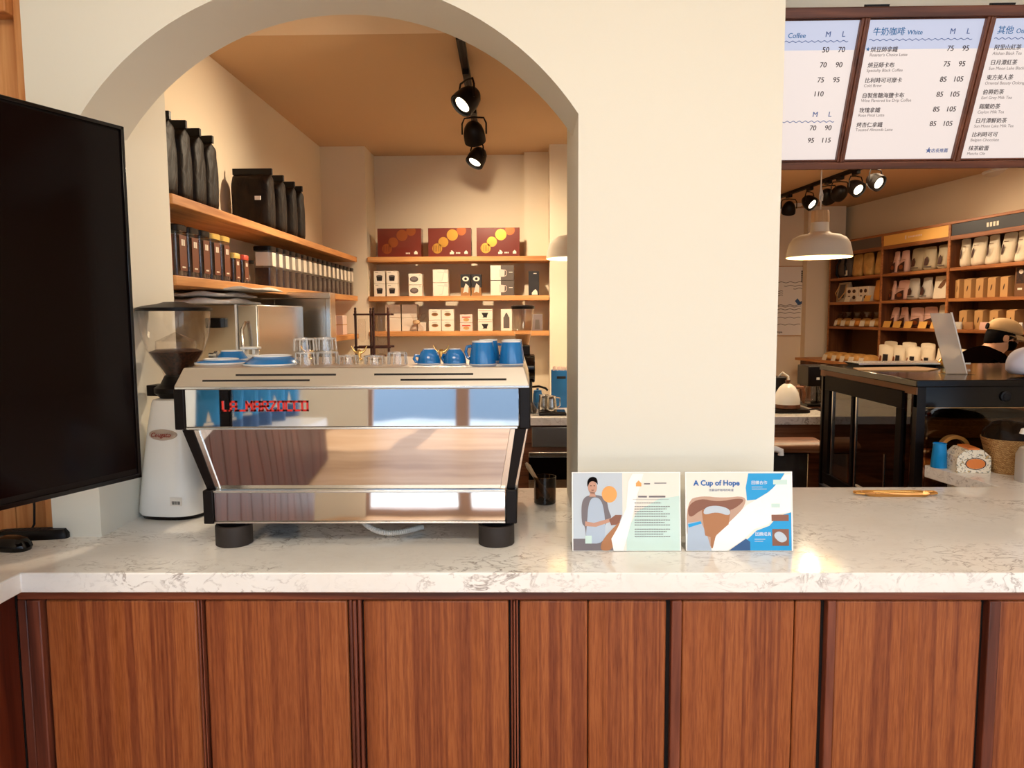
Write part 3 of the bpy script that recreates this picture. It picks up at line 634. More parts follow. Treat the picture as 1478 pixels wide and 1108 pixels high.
A('milk_band', 'art_white', [[(.24, .99), (.26, .84), (.42, .62), (.57, .42), (.78, .26), (.93, .04), (.985, .03), (.985, .50), (.85, .54), (.77, .66), (.64, .72), (.52, .87), (.38, .99)]], 5)
A('photo_inset', 'art_brown', [rect(.805, .72, .96, .93), rect(.80, .54, .96, .62)], 6); A('inset_light', 'art_pale', [[(.81, .80), (.86, .74), (.92, .78), (.95, .86), (.88, .9)]], 7)
A('sketch', 'art_mint', [rect(.82, .10, .95, .16)], 7); A('sketch', 'art_mint', [rect(.80, .40, .88, .45)], 7); A('small_lines', 'art_cream', [rect(.62, .19, .72, .195), rect(.62, .215, .76, .22), rect(.64, .87, .72, .875), rect(.64, .845, .74, .85)], 7)
tx = MB(); tx.text('A Cup of Hope', .0192, tl @ T(.078*w_, -.0016, .83*h_) @ XZ, bold=.0006); obj('title_lettering', tx, 'title_blue', t)
tx = MB(); tx.text('改變這杯咖啡的味道', .0072, tl @ T(.22*w_, -.0012, .758*h_) @ XZ); obj('subtitle_lettering', tx, 'art_navy', t)
tx = MB(); tx.text('回饋合作', .0105, tl @ T(.615*w_, -.0022, .845*h_) @ XZ).text('回饋成員', .0105, tl @ T(.645*w_, -.0022, .20*h_) @ XZ); obj('heading_lettering', tx, 'art_white', t)

# ================================================================== SMALL THINGS BEHIND THE MACHINE ON THE WORKTOP
p = atz(787, 730, .93)
sg = thing('spatula_glass', 'dark smoked glass tumbler behind the machine holding a wooden spatula', 'glass', (p.x, p.y+.04, .93))
obj('wall', MB().lathe([(.033, 0), (.036, .003), (.037, .09), (.036, .09)], 32, capt=False), 'smoke_glass', sg)
obj('base', MB().lathe([(.034, .001), (.034, .012), (0, .012)], 32), 'black_gloss', sg)
sp_ = MB(); bl = Vector((.012, 0, .014)); tp_ = Vector((-.062, .0, .135)); dirv = (tp_-bl)
sp_.rings([[tuple(bl+dirv*k+Vector((wd*cos(a_)*.86, .003*sin(a_), wd*cos(a_)*.5))) for a_ in [2*pi*i/12 for i in range(12)]] for k, wd in ((0, .008), (.08, .012), (.3, .011), (.4, .006), (.55, .006), (.9, .0085), (1, .004))])
solo('wooden_spatula', sp_, 'lamp_wood', 'pale wooden spatula leaning in the smoked glass tumbler', 'spatula', (p.x, p.y+.04, .93))
# ================================================================== ARCH ROOM: SHELVES
XS = -1.20      # front edge of the shelves on the left wall
SZ = {'up': 1.972, 'lo': 1.695, 'third': 1.425}
for nm, k, y0, y1, lab in (('wall_shelf', 'up', 2.58, 5.40, 'upper pine shelf on the left wall under the black coffee bags'), ('wall_shelf', 'lo', 2.58, 5.40, 'lower pine shelf on the left wall under the clear canisters'),
                           ('wall_shelf', 'third', 4.72, 5.40, 'short low pine shelf in the left corner beside the cold drip tower')):
    solo(nm, MB().box(-1.45, XS, y0, y1, SZ[k]-.035, SZ[k]), 'shelf_wood', lab, 'shelf', bev=.003, group=None)
YBK = 5.40
BZ = [1.972, 1.692, 1.438]
for z, lab in zip(BZ, ('top pine shelf on the back wall carrying three brown gift boxes', 'middle pine shelf on the back wall carrying cup and mug boxes', 'bottom pine shelf on the back wall carrying blank white and saucer boxes')):
    solo('wall_shelf', MB().box(-1.125, .176, YBK, 5.66, z-.035, z), 'shelf_wood_x', lab, 'shelf', bev=.003)
# ---- black coffee bags
def gusset(w_, d_, h_, n=28):
    R = [rring(w_, d_, 0, 8, n), rring(w_*1.03, d_*1.03, h_*.06, 6, n), rring(w_*1.02, d_*1.12, h_*.35, 5, n), rring(w_*1.01, d_*1.12, h_*.66, 5, n), rring(w_*1.0, d_*1.1, h_*.80, 5, n), rring(w_*1.0, d_*.98, h_*.88, 5, n), rring(w_*.99, d_*.60, h_*.935, 5, n), rring(w_*.98, d_*.12, h_*.95, 4, n), rring(w_*.98, d_*.08, h_, 3, n)]
    out = []
    for j, r in enumerate(R):
        f = min(1, h_*.9 and j/6.)
        out.append([(x*(1-.12*(abs(y) < d_*.35 and 0 < j < 6)), y+.008*math.sin(j*2.1+x*30), z) for x, y, z in r])
    return MB().rings(out)
def black_bag(loc, lab, grp, sticker=False, rz=0):
    t = thing('coffee_bag', lab, 'coffee bag', loc, rz, grp)
    obj('pouch', gusset(.094, .052, .27), 'bag_black', t, sub=1)
    obj('seal_strip', MB().box(-.096, .096, -.008, .008, .262, .292), 'black_plastic', t, bev=.002)
    if sticker: obj('sticker', MB().box(.028, .056, -.062, -.0565, .135, .153), 'paper', t)
    return t
for i, y in enumerate((2.66, 2.78, 2.90, 3.02)):
    black_bag((-1.325, y, SZ['up']), ORD[i]+' black coffee bag from the arch, front row on the upper left shelf', 'black coffee bags in the front row', rz=RAD(random.uniform(-4, 4)))
for i, y in enumerate((3.68, 3.86, 4.04, 4.18)):
    black_bag((-1.315, y, SZ['up']), ('large black coffee bag with a small white sticker facing the arch' if i == 0 else ORD[i]+' black coffee bag in the rear row, behind the one with the white sticker'), 'black coffee bags in the rear row', i in (0, 2), rz=RAD(random.uniform(-3, 3)))
# ---- clear canisters
def canister(lab, grp, loc, w_, h_, lid, fill, lidmat, label):
    t = thing('canister', lab, 'canister', loc, 0, grp)
    obj('jar', MB().rings([rring(w_, w_, 0, 6, 24), rring(w_, w_, h_-.02, 6, 24)], True, False), 'clear', t)
    obj('contents', MB().rings([rring(w_*.94, w_*.94, .004, 6, 24), rring(w_*.94, w_*.94, fill, 6, 24)]), 'beans_far', t)
    obj('lid', MB().rings([rring(w_*1.04, w_*1.04, h_-.022, 6, 24), rring(w_*1.06, w_*1.06, h_-.004, 6, 24), rring(w_*.98, w_*.98, h_, 6, 24)]), lidmat, t)
    lb_ = obj('label', MB().box(-w_*.62, w_*.62, -w_*1.03, -w_*1.01, h_*.12 if label == 'brown' else h_*.45, h_*.80), 'brown_label' if label == 'brown' else 'carton', t)
    if label == 'brown':
        l2 = obj('label', MB().box(w_*1.01, w_*1.03, -w_*.66, w_*.66, h_*.12, h_*.80), 'brown_label', t)
        obj('print', MB().box(w_*1.03, w_*1.05, -w_*.3, -w_*.05, h_*.60, h_*.72).box(w_*1.03, w_*1.05, w_*.05, w_*.3, h_*.60, h_*.72).box(w_*1.03, w_*1.05, -w_*.3, w_*.3, h_*.17, h_*.20), 'carton', l2)
    if label == 'brown': obj('print', MB().box(-w_*.25, w_*.3, -w_*1.05, -w_*1.03, h_*.62, h_*.70).box(-w_*.3, w_*.3, -w_*1.05, -w_*1.03, h_*.16, h_*.19), 'carton', lb_)
    return t
g = 'tall canisters at the arch end of the lower left shelf'
labs = ['tall dark lidded canister nearest the arch on the lower left shelf', 'second tall dark lidded canister from the arch, in the group of three', 'third tall dark lidded canister, left of the yellow lidded ones', 'tall yellow lidded canister with brown label, left of its twin', 'tall yellow lidded canister with brown label, right of its twin']
for i, y in enumerate((2.70, 2.80, 2.90, 3.0, 3.10)): canister(labs[i], g, (-1.268, y, SZ['lo']), .042, .185, 1, .15, 'black_plastic' if i < 3 else 'yellow_lid', 'brown')
canister('small yellow lidded canister beside the red lidded one', None, (-1.255, 3.20, SZ['lo']), .034, .125, 1, .10, 'yellow_lid', 'brown')
canister('small red lidded canister beside the yellow lidded ones', None, (-1.255, 3.30, SZ['lo']), .034, .125, 1, .10, 'red_lid', 'brown')
for i, (y, x) in enumerate(((3.42, -1.33), (3.52, -1.30))):
    t = thing('glass_jar', ('small empty glass jar behind the red lidded canister', 'small empty glass jar left of the long canister row')[i], 'jar', (x, y, SZ['lo']))
    obj('wall', MB().lathe([(.035, .001), (.036, .004), (.036, .10), (.031, .105)], 24, capt=False), 'clear', t); obj('lid', MB().lathe([(.034, .105), (.034, .118), (0, .119)], 24), 'black_plastic', t)
can0 = None
for i in range(17):
    y = 3.66+.104*i; lab = ORD[i]+' dark lidded canister from the arch in the long row on the lower left shelf'
    if can0 is None:
        can0 = thing('canister', lab, 'canister', (-1.262, y, SZ['lo']), 0, 'long row of dark lidded canisters')
        w_, h_ = .043, .195
        obj('jar', MB().rings([rring(w_, w_, 0, 6, 24), rring(w_, w_, h_-.02, 6, 24)], True, False), 'clear', can0)
        obj('contents', MB().rings([rring(w_*.94, w_*.94, .004, 6, 24), rring(w_*.94, w_*.94, .09, 6, 24)]), 'beans_far', can0)
        obj('lid', MB().rings([rring(w_*1.04, w_*1.04, h_-.022, 6, 24), rring(w_*1.06, w_*1.06, h_-.004, 6, 24), rring(w_*.98, w_*.98, h_, 6, 24)]), 'black_plastic', can0)
        obj('label', MB().box(w_*.2, w_*1.03, -w_*.6, w_*.6, .10, .165).box(-w_*.7, w_*.7, -w_*1.03, -w_*1.01, .10, .165), 'carton', can0)
    else: dup(can0, (-1.262, y, SZ['lo']), label=lab)

# ---- boxes on the back wall shelves
def pbox(px0, px1, z0, h_, y, lab, cat, mat, grp=None, depth=.12, name='carton_box', ref=420):
    x0, x1 = X_(px0, ref, y), X_(px1, ref, y)
    t = thing(name, lab, cat, ((x0+x1)/2, y+depth/2, z0), 0, grp); w_ = (x1-x0)/2
    obj('carton', MB().box(-w_, w_, -depth/2, depth/2, .0005, h_-.0005), mat, t, bev=.0015)
    return t, w_, -depth/2-.0006
def disc(t, name, mat, x, z, rx, rz_, y, n=28): return obj(name, MB().add([(x+rx*cos(2*pi*i/n), y, z+rz_*sin(2*pi*i/n)) for i in range(n)], [tuple(range(n))]), mat, t, smooth=False, fix=False)
def patch(t, name, mat, shapes, y):
    b_ = MB()
    for s_ in shapes: b_.add([(x, y, z) for x, z in s_], [tuple(range(len(s_)))])
    return obj(name, b_, mat, t, smooth=False, fix=False)
def rc_(x0, z0, x1, z1): return [(x0, z0), (x1, z0), (x1, z1), (x0, z1)]
YS = 5.44
g = 'brown gift boxes on the top back shelf'
for i, (a_, b_, lab) in enumerate(((545, 608, 'brown gift box with faint gold discs, leftmost of the three on the top shelf'), (618, 680, 'brown gift box with gold discs, middle of the three on the top shelf'), (688, 750, 'brown gift box with bright gold waffle disc, rightmost of the three on the top shelf'))):
    t, w_, yy = pbox(a_, b_, BZ[0], .205, YS, lab, 'gift box', 'gift_brown', g, .10, 'gift_box', 350)
    ds = [(.02, .155, .040), (-.045, .105, .036), (-.09, .06, .036), (.085, .185, .034)]
    for k, (dx, dz, r_) in enumerate(ds):
        if dz+r_ > .204: pts = [(dx+r_*cos(a2), min(dz+r_*sin(a2), .204)) for a2 in [2*pi*j/28 for j in range(28)]]
        else: pts = [(dx+r_*cos(a2), dz+r_*sin(a2)) for a2 in [2*pi*j/28 for j in range(28)]]
        pts = [(min(x, w_-.002), z) for x, z in pts]
        gd = patch(t, 'gold_disc', 'gold_foil' if i and k < 3 else 'gold_dull', [pts], yy)
        if k == 2: patch(gd, 'waffle_lines', 'gift_brown', [rc_(dx-r_*.8+.012*j, dz-r_*.6, dx-r_*.8+.012*j+.003, dz+r_*.6) for j in range(5)], yy-.0004)
    if i: patch(t, 'emblem', 'carton', [[(.0, .018), (.028, .018), (.032, .03), (.02, .044), (.008, .046), (.012, .036), (.0, .032)]], yy)
    patch(t, 'wordmark', 'carton', [rc_(.045+.011*j, .022, .053+.011*j, .032) for j in range(3)], yy); patch(t, 'house_mark', 'carton', [[(.105, .02), (.13, .02), (.13, .034), (.118, .046), (.105, .034)]], yy)
def stackpos(c, r, what): return what % (('upper', 'lower')[r]+' '+('left', 'right')[c])
g = 'cup boxes stacked two by two'
for c, (a_, b_) in enumerate(((540, 556), (558, 574))):
    for r in (0, 1):
        t, w_, yy = pbox(a_, b_, BZ[1]+(.092 if r == 0 else 0), .091, YS, stackpos(c, r, 'white carton printed with a dark cup, %s of four on the middle shelf'), 'box', 'carton', g, .08)
        patch(t, 'cup_print', 'ink_black', [[(-.018, .02), (.018, .02), (.022, .055), (-.022, .055)]], yy); disc(t, 'rim_print', 'carton_grey', 0, .055, .022, .006, yy-.0003)
        patch(t, 'small_print', 'carton_grey', [rc_(-.03, .078, -.008, .081)], yy)
g = 'bowl boxes stacked in two'
for r in (0, 1):
    t, w_, yy = pbox(590, 609, BZ[1]+(.082 if r == 0 else 0), .081, YS, ('upper', 'lower')[r]+' white carton printed with a grey oval bowl on the middle shelf', 'box', 'carton', g, .09)
    disc(t, 'bowl_print', 'carton_grey', -.008, .04, .030, .021, yy); disc(t, 'bowl_hollow', 'menu_sub', -.008, .044, .022, .012, yy-.0003); disc(t, 'pink_dot', 'carton_pink', .034, .07, .008, .006, yy)
g = 'dripper boxes stacked in two'
for r in (0, 1):
    t, w_, yy = pbox(625, 647, BZ[1]+(.096 if r == 0 else 0), .095, YS, ('upper', 'lower')[r]+' white carton printed with an outlined glass dripper on the middle shelf', 'box', 'carton', g, .10)
    patch(t, 'dripper_print', 'carton_pink', [[(-.012, .01), (.012, .01), (.028, .075), (-.024, .08), (-.02, .074), (.022, .07), (.008, .015), (-.008, .015)]], yy); patch(t, 'pink_corner', 'carton_pink', [[(.025, .07), (w_-.002, .065), (w_-.002, .09), (.028, .09)]], yy-.0002)
g = 'dark coffee packs side by side'
for c, (a_, b_) in enumerate(((665, 679.5), (680.5, 695))):
    t, w_, yy = pbox(a_, b_, BZ[1], .155, YS, ('left', 'right')[c]+' dark brown coffee pack with an orange foot on the middle shelf', 'coffee pack', 'carton_black', g, .06, 'coffee_pack')
    patch(t, 'orange_foot', 'kraft_mid', [rc_(-w_+.001, .001, w_-.001, .06)], yy); disc(t, 'white_badge', 'carton', 0, .122, .024, .018, yy); disc(t, 'badge_eye', 'ink_black', 0, .122, .010, .010, yy-.0003)
    patch(t, 'bean_print', 'carton_pink', [[(-.02, .02), (.0, .03), (.018, .02), (.022, .07), (.0, .09), (-.01, .06)]], yy-.0003)
g = 'mug boxes stacked in two'
for r in (0, 1):
    t, w_, yy = pbox(708, 742, BZ[1]+(.110 if r == 0 else 0), .109, YS, ('upper', 'lower')[r]+' grey and white carton printed with a glass mug on the middle shelf', 'box', 'carton_grey', g, .11)
    patch(t, 'white_side', 'carton', [rc_(-w_+.001, .002, -w_*.12, .107)], yy); patch(t, 'mug_print', 'carton_pink', [[(-.02, .025), (.016, .025), (.018, .075), (-.022, .08)]], yy-.0003)
    obj('mug_handle_print', MB().at(T(.018, yy-.0006, .052)).rings([[(k*.020*cos(a_)*.8, 0, k*.024*sin(a_)) for a_ in [pi*(-.5+i/16) for i in range(17)]] for k in (1, .8)], False, False), 'carton_pink', t, fix=False)
    patch(t, 'caption', 'carton', [rc_(.048, .055, .075, .060)], yy-.0003)
t, w_, yy = pbox(763, 778, BZ[1], .175, YS, 'tall black carton with a small white print at the right end of the middle shelf', 'box', 'carton_black', None, .08)
patch(t, 'white_print', 'carton', [[(-.014, .004), (.028, .004), (.024, .03), (.012, .045), (0, .036), (-.014, .02)]], yy); patch(t, 'caption', 'carton', [rc_(-.002, .155, .02, .160)], yy)
g = 'blank white cartons stacked two by two'
for c, (a_, b_) in enumerate(((556, 578.5), (580, 602))):
    for r in (0, 1): pbox(a_, b_, BZ[2]+(.099 if r == 0 else 0), .098, 5.50, stackpos(c, r, 'blank white carton, %s of four on the bottom shelf'), 'box', 'carton', g, .12, ref=465)
p = at(601, 478, 5.45)
sv = thing('coffee_server', 'clear glass coffee server with wide spout before the blank white cartons', 'coffee server', (p.x, 5.455, BZ[2]))
obj('vessel', MB().lathe([(.046, 0), (.052, .006), (.05, .03), (.02, .062), (.018, .07), (.03, .10), (.046, .125)], 32, capt=False), 'clear', sv)
obj('collar', MB().lathe([(.021, .055), (.026, .06), (.026, .075), (.021, .08)], 24, capb=False, capt=False), 'lamp_wood', sv)
obj('handle', MB().tube([(.02, 0, .125), (.065, 0, .13), (.072, 0, .11), (.04, 0, .07)], .004, 8), 'clear', sv)
t, w_, yy = pbox(603, 615, BZ[2], .066, 5.50, 'small plain cream carton behind the glass coffee server', 'box', 'carton', None, .06, ref=465)
g = 'saucer boxes stacked two by two'
for c, (a_, b_) in enumerate(((619, 636.5), (637.5, 655))):
    for r in (0, 1):
        t, w_, yy = pbox(a_, b_, BZ[2]+(.080 if r == 0 else 0), .079, YS, stackpos(c, r, 'white carton printed with a brown saucer, %s of four on the bottom shelf'), 'box', 'carton', g, .10, ref=465)
        disc(t, 'saucer_print', 'kraft_mid', 0, .042, .024, .013, yy); disc(t, 'saucer_hollow', 'kraft_dark', 0, .044, .017, .006, yy-.0003); patch(t, 'small_print', 'menu_sub', [rc_(-.02, .062, .015, .064)], yy)
g = 'pink filter boxes stacked in two'
for r in (0, 1):
    t, w_, yy = pbox(664, 682, BZ[2]+(.061 if r == 0 else 0), .060, YS, ('upper', 'lower')[r]+' small pinkish carton with a red stripe on the bottom shelf', 'box', 'carton_pink', g, .09, ref=465)
    patch(t, 'stripe', 'red_lid', [rc_(-.03, .036, .03, .044)], yy); disc(t, 'dish_print', 'kraft', 0, .022, .022, .012, yy)
g = 'black dripper boxes stacked in two'
for r in (0, 1):
    t, w_, yy = pbox(690, 711, BZ[2]+(.080 if r == 0 else 0), .079, YS, ('upper', 'lower')[r]+' white carton printed with a black coffee dripper on the bottom shelf', 'box', 'carton', g, .10, ref=465)
    patch(t, 'dripper_print', 'ink_black', [[(-.022, .018), (.014, .018), (.012, .026), (.022, .052), (-.028, .052), (-.014, .026)]], yy); patch(t, 'red_stripe', 'red_lid', [rc_(-w_+.004, .066, w_-.004, .069)], yy)
t, w_, yy = pbox(723, 739, BZ[2], .158, YS, 'tall white carton printed with a black press pot, half behind the rear grinder', 'box', 'carton', None, .10, ref=465)
patch(t, 'press_print', 'carton_grey', [rc_(-.022, .02, .022, .10), [(-.018, .1), (.018, .1), (.004, .13), (-.004, .13)]], yy)
t, w_, yy = pbox(768, 783, BZ[2], .12, YS, 'grey carton printed with a dark appliance, right of the rear grinder', 'box', 'menu_sub', None, .09, ref=465)
patch(t, 'appliance_print', 'carton_grey', [[(-.02, .01), (.02, .01), (.014, .08), (-.014, .08)]], yy)
# two pink cartons on the short shelf on the left wall
for i, (y, lab) in enumerate(((4.86, 'white and pink carton on the short low shelf, nearer the steel fridge'), (5.16, 'white and pink carton on the short low shelf, beside the cold drip tower'))):
    t = thing('carton_box', lab, 'box', (-1.30, y, SZ['third']), 0, 'pink cartons on the short shelf')
    obj('carton', MB().box(-.06, .06, -.06, .06, 0, .13), 'carton_pink', t, bev=.002); obj('band', MB().box(-.0605, .0605, -.0605, .0605, .065, .071), 'kraft', t)

# ================================================================== BACK BAR WITH ITS THINGS
CZ = .93
solo('worktop', MB().box(-1.0, 1.88, 4.52, 5.41, CZ-.05, CZ), 'marble', 'back bar marble worktop under the rear grinder, kettle and milk pitchers', 'worktop', bev=.003)
bb = thing('back_bar', 'dark back bar cabinet under the second marble worktop', 'cabinet', (0, 0, 0))
obj('carcass', MB().box(-1.0, 1.84, 4.58, 5.40, .001, .879), 'walnut', bb)
obj('drawer', MB().box(.04, .60, 4.555, 4.58, .74, .865), 'steel', bb, bev=.003)
dw = thing('undercounter_washer', 'dark undercounter glass washer with two orange lights behind the machine', 'dishwasher', (.32, 4.50, 0))
obj('door', MB().box(-.30, .30, 0, .05, .10, .72), 'brushed', dw, bev=.004)
obj('control_panel', MB().box(-.30, .17, -.006, 0, .55, .69), 'black_gloss', dw, bev=.002)
obj('indicator_light', MB().box(.0, .025, -.009, -.006, .63, .645), 'amber_led', dw); obj('indicator_light', MB().box(.06, .085, -.009, -.006, .63, .645), 'amber_led', dw)
# rear grinder
p = atz(752, 588, CZ)
g2 = thing('coffee_grinder', 'black coffee grinder with clear hopper on the back bar behind the blue cups', 'grinder', (X_(755, 560, 4.75), 4.80, CZ))
obj('body', MB().rings([rring(.085, .12, 0, 4), rring(.088, .125, .02, 4), rring(.06, .09, .06, 3), rring(.06, .085, .24, 3), rring(.075, .09, .30, 3), rring(.06, .07, .37, 2)]), 'black_plastic', g2)
obj('dosing_drum', MB().at(T(.035, -.06, .285) @ RY(pi/2)).lathe([(.085, -.04), (.09, -.035), (.09, .035), (.085, .04)], 32), 'black_gloss', g2)
obj('collar', MB().box(-.045, .045, -.045, .045, .365, .43), 'black_plastic', g2, bev=.006)
obj('hopper', MB().lathe([(.035, .43), (.045, .45), (.062, .55), (.072, .66)], 36, capb=False, capt=False), 'clear', g2)
obj('beans', MB().lathe([(.034, .432), (.042, .45), (.05, .50), (.0, .505)], 30), 'kraft_mid', g2)
obj('hopper_lid', MB().lathe([(.074, .66), (.076, .664), (.076, .678), (.06, .685), (0, .686)], 36), 'black_plastic', g2)
obj('lever', MB().tube([(.06, -.1, .17), (.10, -.12, .175), (.14, -.13, .165), (.155, -.13, .15)], .007), 'black_plastic', g2)
# steel pitchers on a black scale
p = atz(797, 597, CZ)
scl = thing('bar_scale', 'flat black bar scale under the two steel milk pitchers', 'scale', (p.x, 4.66, CZ))
obj('body', MB().box(-.085, .085, -.07, .07, 0, .018), 'black_plastic', scl, bev=.004); obj('plate', MB().box(-.08, .08, -.065, .065, .018, .024), 'black_gloss', scl, bev=.002)
for i, (px_, y, lab) in enumerate(((785, 4.70, 'steel milk pitcher on the black scale, left of its twin'), (795.5, 4.64, 'steel milk pitcher on the black scale, right of its twin'))):
    t = thing('milk_pitcher', lab, 'milk pitcher', (X_(px_, 580, y), y, CZ+.024), 0, 'steel milk pitchers')
    obj('body', MB().lathe([(.034, 0), (.036, .004), (.035, .03), (.029, .075), (.029, .09), (.031, .095)], 32, capt=False), 'steel', t); obj('inside', MB().lathe([(.028, .085), (0, .084)], 32, capb=False), 'dark_grey', t)
    obj('handle', MB().tube([(.028, .01, .085), (.055, .02, .08), (.055, .02, .03), (.034, .01, .02)], .004), 'steel', t)
p = atz(775, 600, CZ); tw = solo('shot_glass', MB().lathe([(.024, 0), (.026, .002), (.03, .08), (.028, .08), (.024, .01), (0, .009)], 24), 'clear', 'clear glass on the back bar beside the steel milk pitchers', 'glass', (p.x-.012, 4.62, CZ))
t = thing('syrup_jug', 'small blue jug with lid behind the steel milk pitchers', 'jug', (X_(776, 560, 4.95), 4.97, CZ))
obj('body', MB().lathe([(.032, 0), (.034, .004), (.03, .10), (.026, .11)], 24), 'blue_box', t); obj('lid', MB().lathe([(.027, .11), (.027, .12), (.008, .124), (.008, .135), (0, .136)], 24), 'blue_box', t)
t = thing('paper_box', 'tall blue box of wrapped goods on the back bar beside the jamb', 'box', (X_(808, 550, 5.0)+.01, 5.05, CZ))
obj('carton', MB().box(-.065, .065, -.05, .05, 0, .25), 'blue_box', t, bev=.002); obj('hand_hole', MB().box(-.03, .03, -.052, -.05, .195, .212), 'black_gap', t, bev=.006)
bk = MB()
for i in range(9): bk.at(T(-.05+.0125*i, -.03+.05*random.random(), .25) @ RY(random.uniform(-.3, .3))).box(-.005, .005, -.02, .02, -.03, .025)
obj('wrapped_sticks', bk, 'carton_pink', t)
# cold drip tower
p = at(538, 500, 4.92)
dt = thing('cold_drip_tower', 'dark wooden cold drip coffee tower with glass vessels behind the machine', 'coffee maker', (p.x, 4.95, CZ))
x0 = X_(515, 500, 4.92)-p.x; x1 = X_(562, 500, 4.92)-p.x; zt_ = Z_(540, 445, 4.92)-CZ
for x, y in ((x0, -.05), (x1, -.05), (x0+.074, .08), (x0+.12, -.06)):
    obj('post', MB().lathe([(.0085, 0), (.0085, zt_-.015), (.006, zt_-.01), (.0085, zt_), (.004, zt_+.008)], 14, x, y), 'dark_stick', dt)
for z, h_ in ((zt_-.045, .012), (.41, .014), (.02, .02)):
    obj('shelf_bar', MB().box(x0-.012, x1+.014, -.06, -.045, z, z+h_).box(x0-.012, x1+.014, .07, .085, z, z+h_), 'dark_stick', dt, bev=.002)
obj('holder_plate', MB().box(x0+.05, x0+.175, -.07, .09, .335, .362), 'dark_stick', dt, bev=.006)
for x, z, r_, h_ in ((x0+.16, .44, .034, .19), (x0+.03, .45, .025, .15), (x0+.11, .10, .05, .2), (x0+.155, .37, .022, .05)):
    obj('glass_vessel', MB().lathe([(r_*.3, z), (r_*.9, z+h_*.12), (r_, z+h_*.3), (r_, z+h_*.9), (r_*.9, z+h_)], 28, x, .0, capt=False), 'clear', dt)
# ================================================================== STEEL FRIDGES AND TOWELS UNDER THE LEFT SHELVES
fa = thing('steel_fridge', 'upright stainless steel fridge by the left wall carrying the folded towels', 'fridge', (0, 0, 0))
XA0, XA1 = -1.44, X_(341, 480, 3.0); XA2 = X_(373, 480, 3.0)
obj('cabinet', MB().box(XA0, XA1, 3.0, 3.62, .001, 1.60), 'brushed', fa, bev=.003)
obj('door', MB().box(XA1+.006, XA2, 3.0, 3.62, .12, 1.60), 'steel', fa, bev=.006)
obj('door_edge', MB().box(XA1, XA1+.008, 2.992, 3.0, .12, 1.60), 'white_enamel', fa)
obj('handle', MB().tube([(XA2-.045, 2.985, 1.53), (XA2-.05, 2.96, 1.50), (XA2-.045, 2.955, 1.40), (XA2-.035, 2.96, 1.30), (XA2-.03, 2.985, 1.26)], .007), 'steel_edge', fa)
obj('control_box', MB().box(X_(299, 466, 2.98), X_(321, 466, 2.98), 2.96, 3.0, Z_(300, 473, 2.98), Z_(300, 459, 2.98)), 'black_plastic', fa, bev=.003)
fb = thing('steel_fridge', 'second stainless steel cabinet with bright polished frame, behind the towel topped one', 'fridge', (0, 0, 0))
XB0, XB1, YB_ = -1.42, X_(478, 470, 3.8), 3.80; ZB = Z_(430, 422, YB_)
obj('cabinet', MB().box(XB0, XB1, YB_, YB_+.10, .001, ZB), 'brushed', fb, bev=.003)
obj('frame', MB().box(XB0, XB1+.004, YB_-.022, YB_, ZB-.032, ZB).box(XB1-.022, XB1+.004, YB_-.022, YB_, .2, ZB-.032), 'steel_edge', fb, bev=.003)
obj('door', MB().box(XB0+.11, XB1-.024, YB_-.012, YB_, .2, ZB-.034), 'brushed', fb); obj('door_strip', MB().box(X_(377, 470, YB_)-.01, X_(399, 470, YB_), YB_-.016, YB_-.012, .2, ZB-.034), 'steel', fb, bev=.002)
# towels
def towel(x0, x1, y0, y1, z, h_, lab, mat, fall=0, grp='folded towels'):
    b_ = MB(); nx, ny = 14, 8; top = []; bot = []
    for j in range(ny+1):
        for i in range(nx+1):
            x = x0+(x1-x0)*i/nx; y = y0+(y1-y0)*j/ny; w2 = .006*sin(x*43+y*17)+.004*sin(y*51+x*9)
            e = 1-.45*max(0, abs(2.*i/nx-1)-.8)/.2; dz = fall*max(0, (i/nx-.45))**2
            top.append((x, y+.01*sin(x*25), z+h_*e+w2-dz)); bot.append((x, y+.01*sin(x*25), z-dz*.98))
    n_ = (nx+1)*(ny+1); fs_ = []
    for j in range(ny):
        for i in range(nx):
            a_ = j*(nx+1)+i; fs_ += [(a_, a_+1, a_+nx+2, a_+nx+1), (a_+n_, a_+nx+1+n_, a_+nx+2+n_, a_+1+n_)]
    edge = [i for i in range(nx+1)]+[(j*(nx+1)+nx) for j in range(1, ny+1)]+[ny*(nx+1)+i for i in range(nx-1, -1, -1)]+[j*(nx+1) for j in range(ny-1, 0, -1)]
    for k in range(len(edge)): a_, c_ = edge[k], edge[(k+1) % len(edge)]; fs_.append((a_, a_+n_, c_+n_, c_))
    b_.add(top+bot, fs_); return solo('folded_towel', b_, mat, lab, 'towel', sub=1, group=grp)
towel(-1.42, XA1+.005, 2.93, 3.30, 1.601, .022, 'grey white folded towel at the bottom of the pile on the steel fridge', 'linen')
towel(-1.42, XA1-.02, 2.95, 3.32, 1.632, .018, 'folded towel lying second in the pile on the steel fridge', 'linen')
towel(-1.26, XA2+.006, 2.97, 3.34, 1.658, .012, 'white cloth draped over the steel fridge door top, upmost of the pile', 'white_matte', .0)
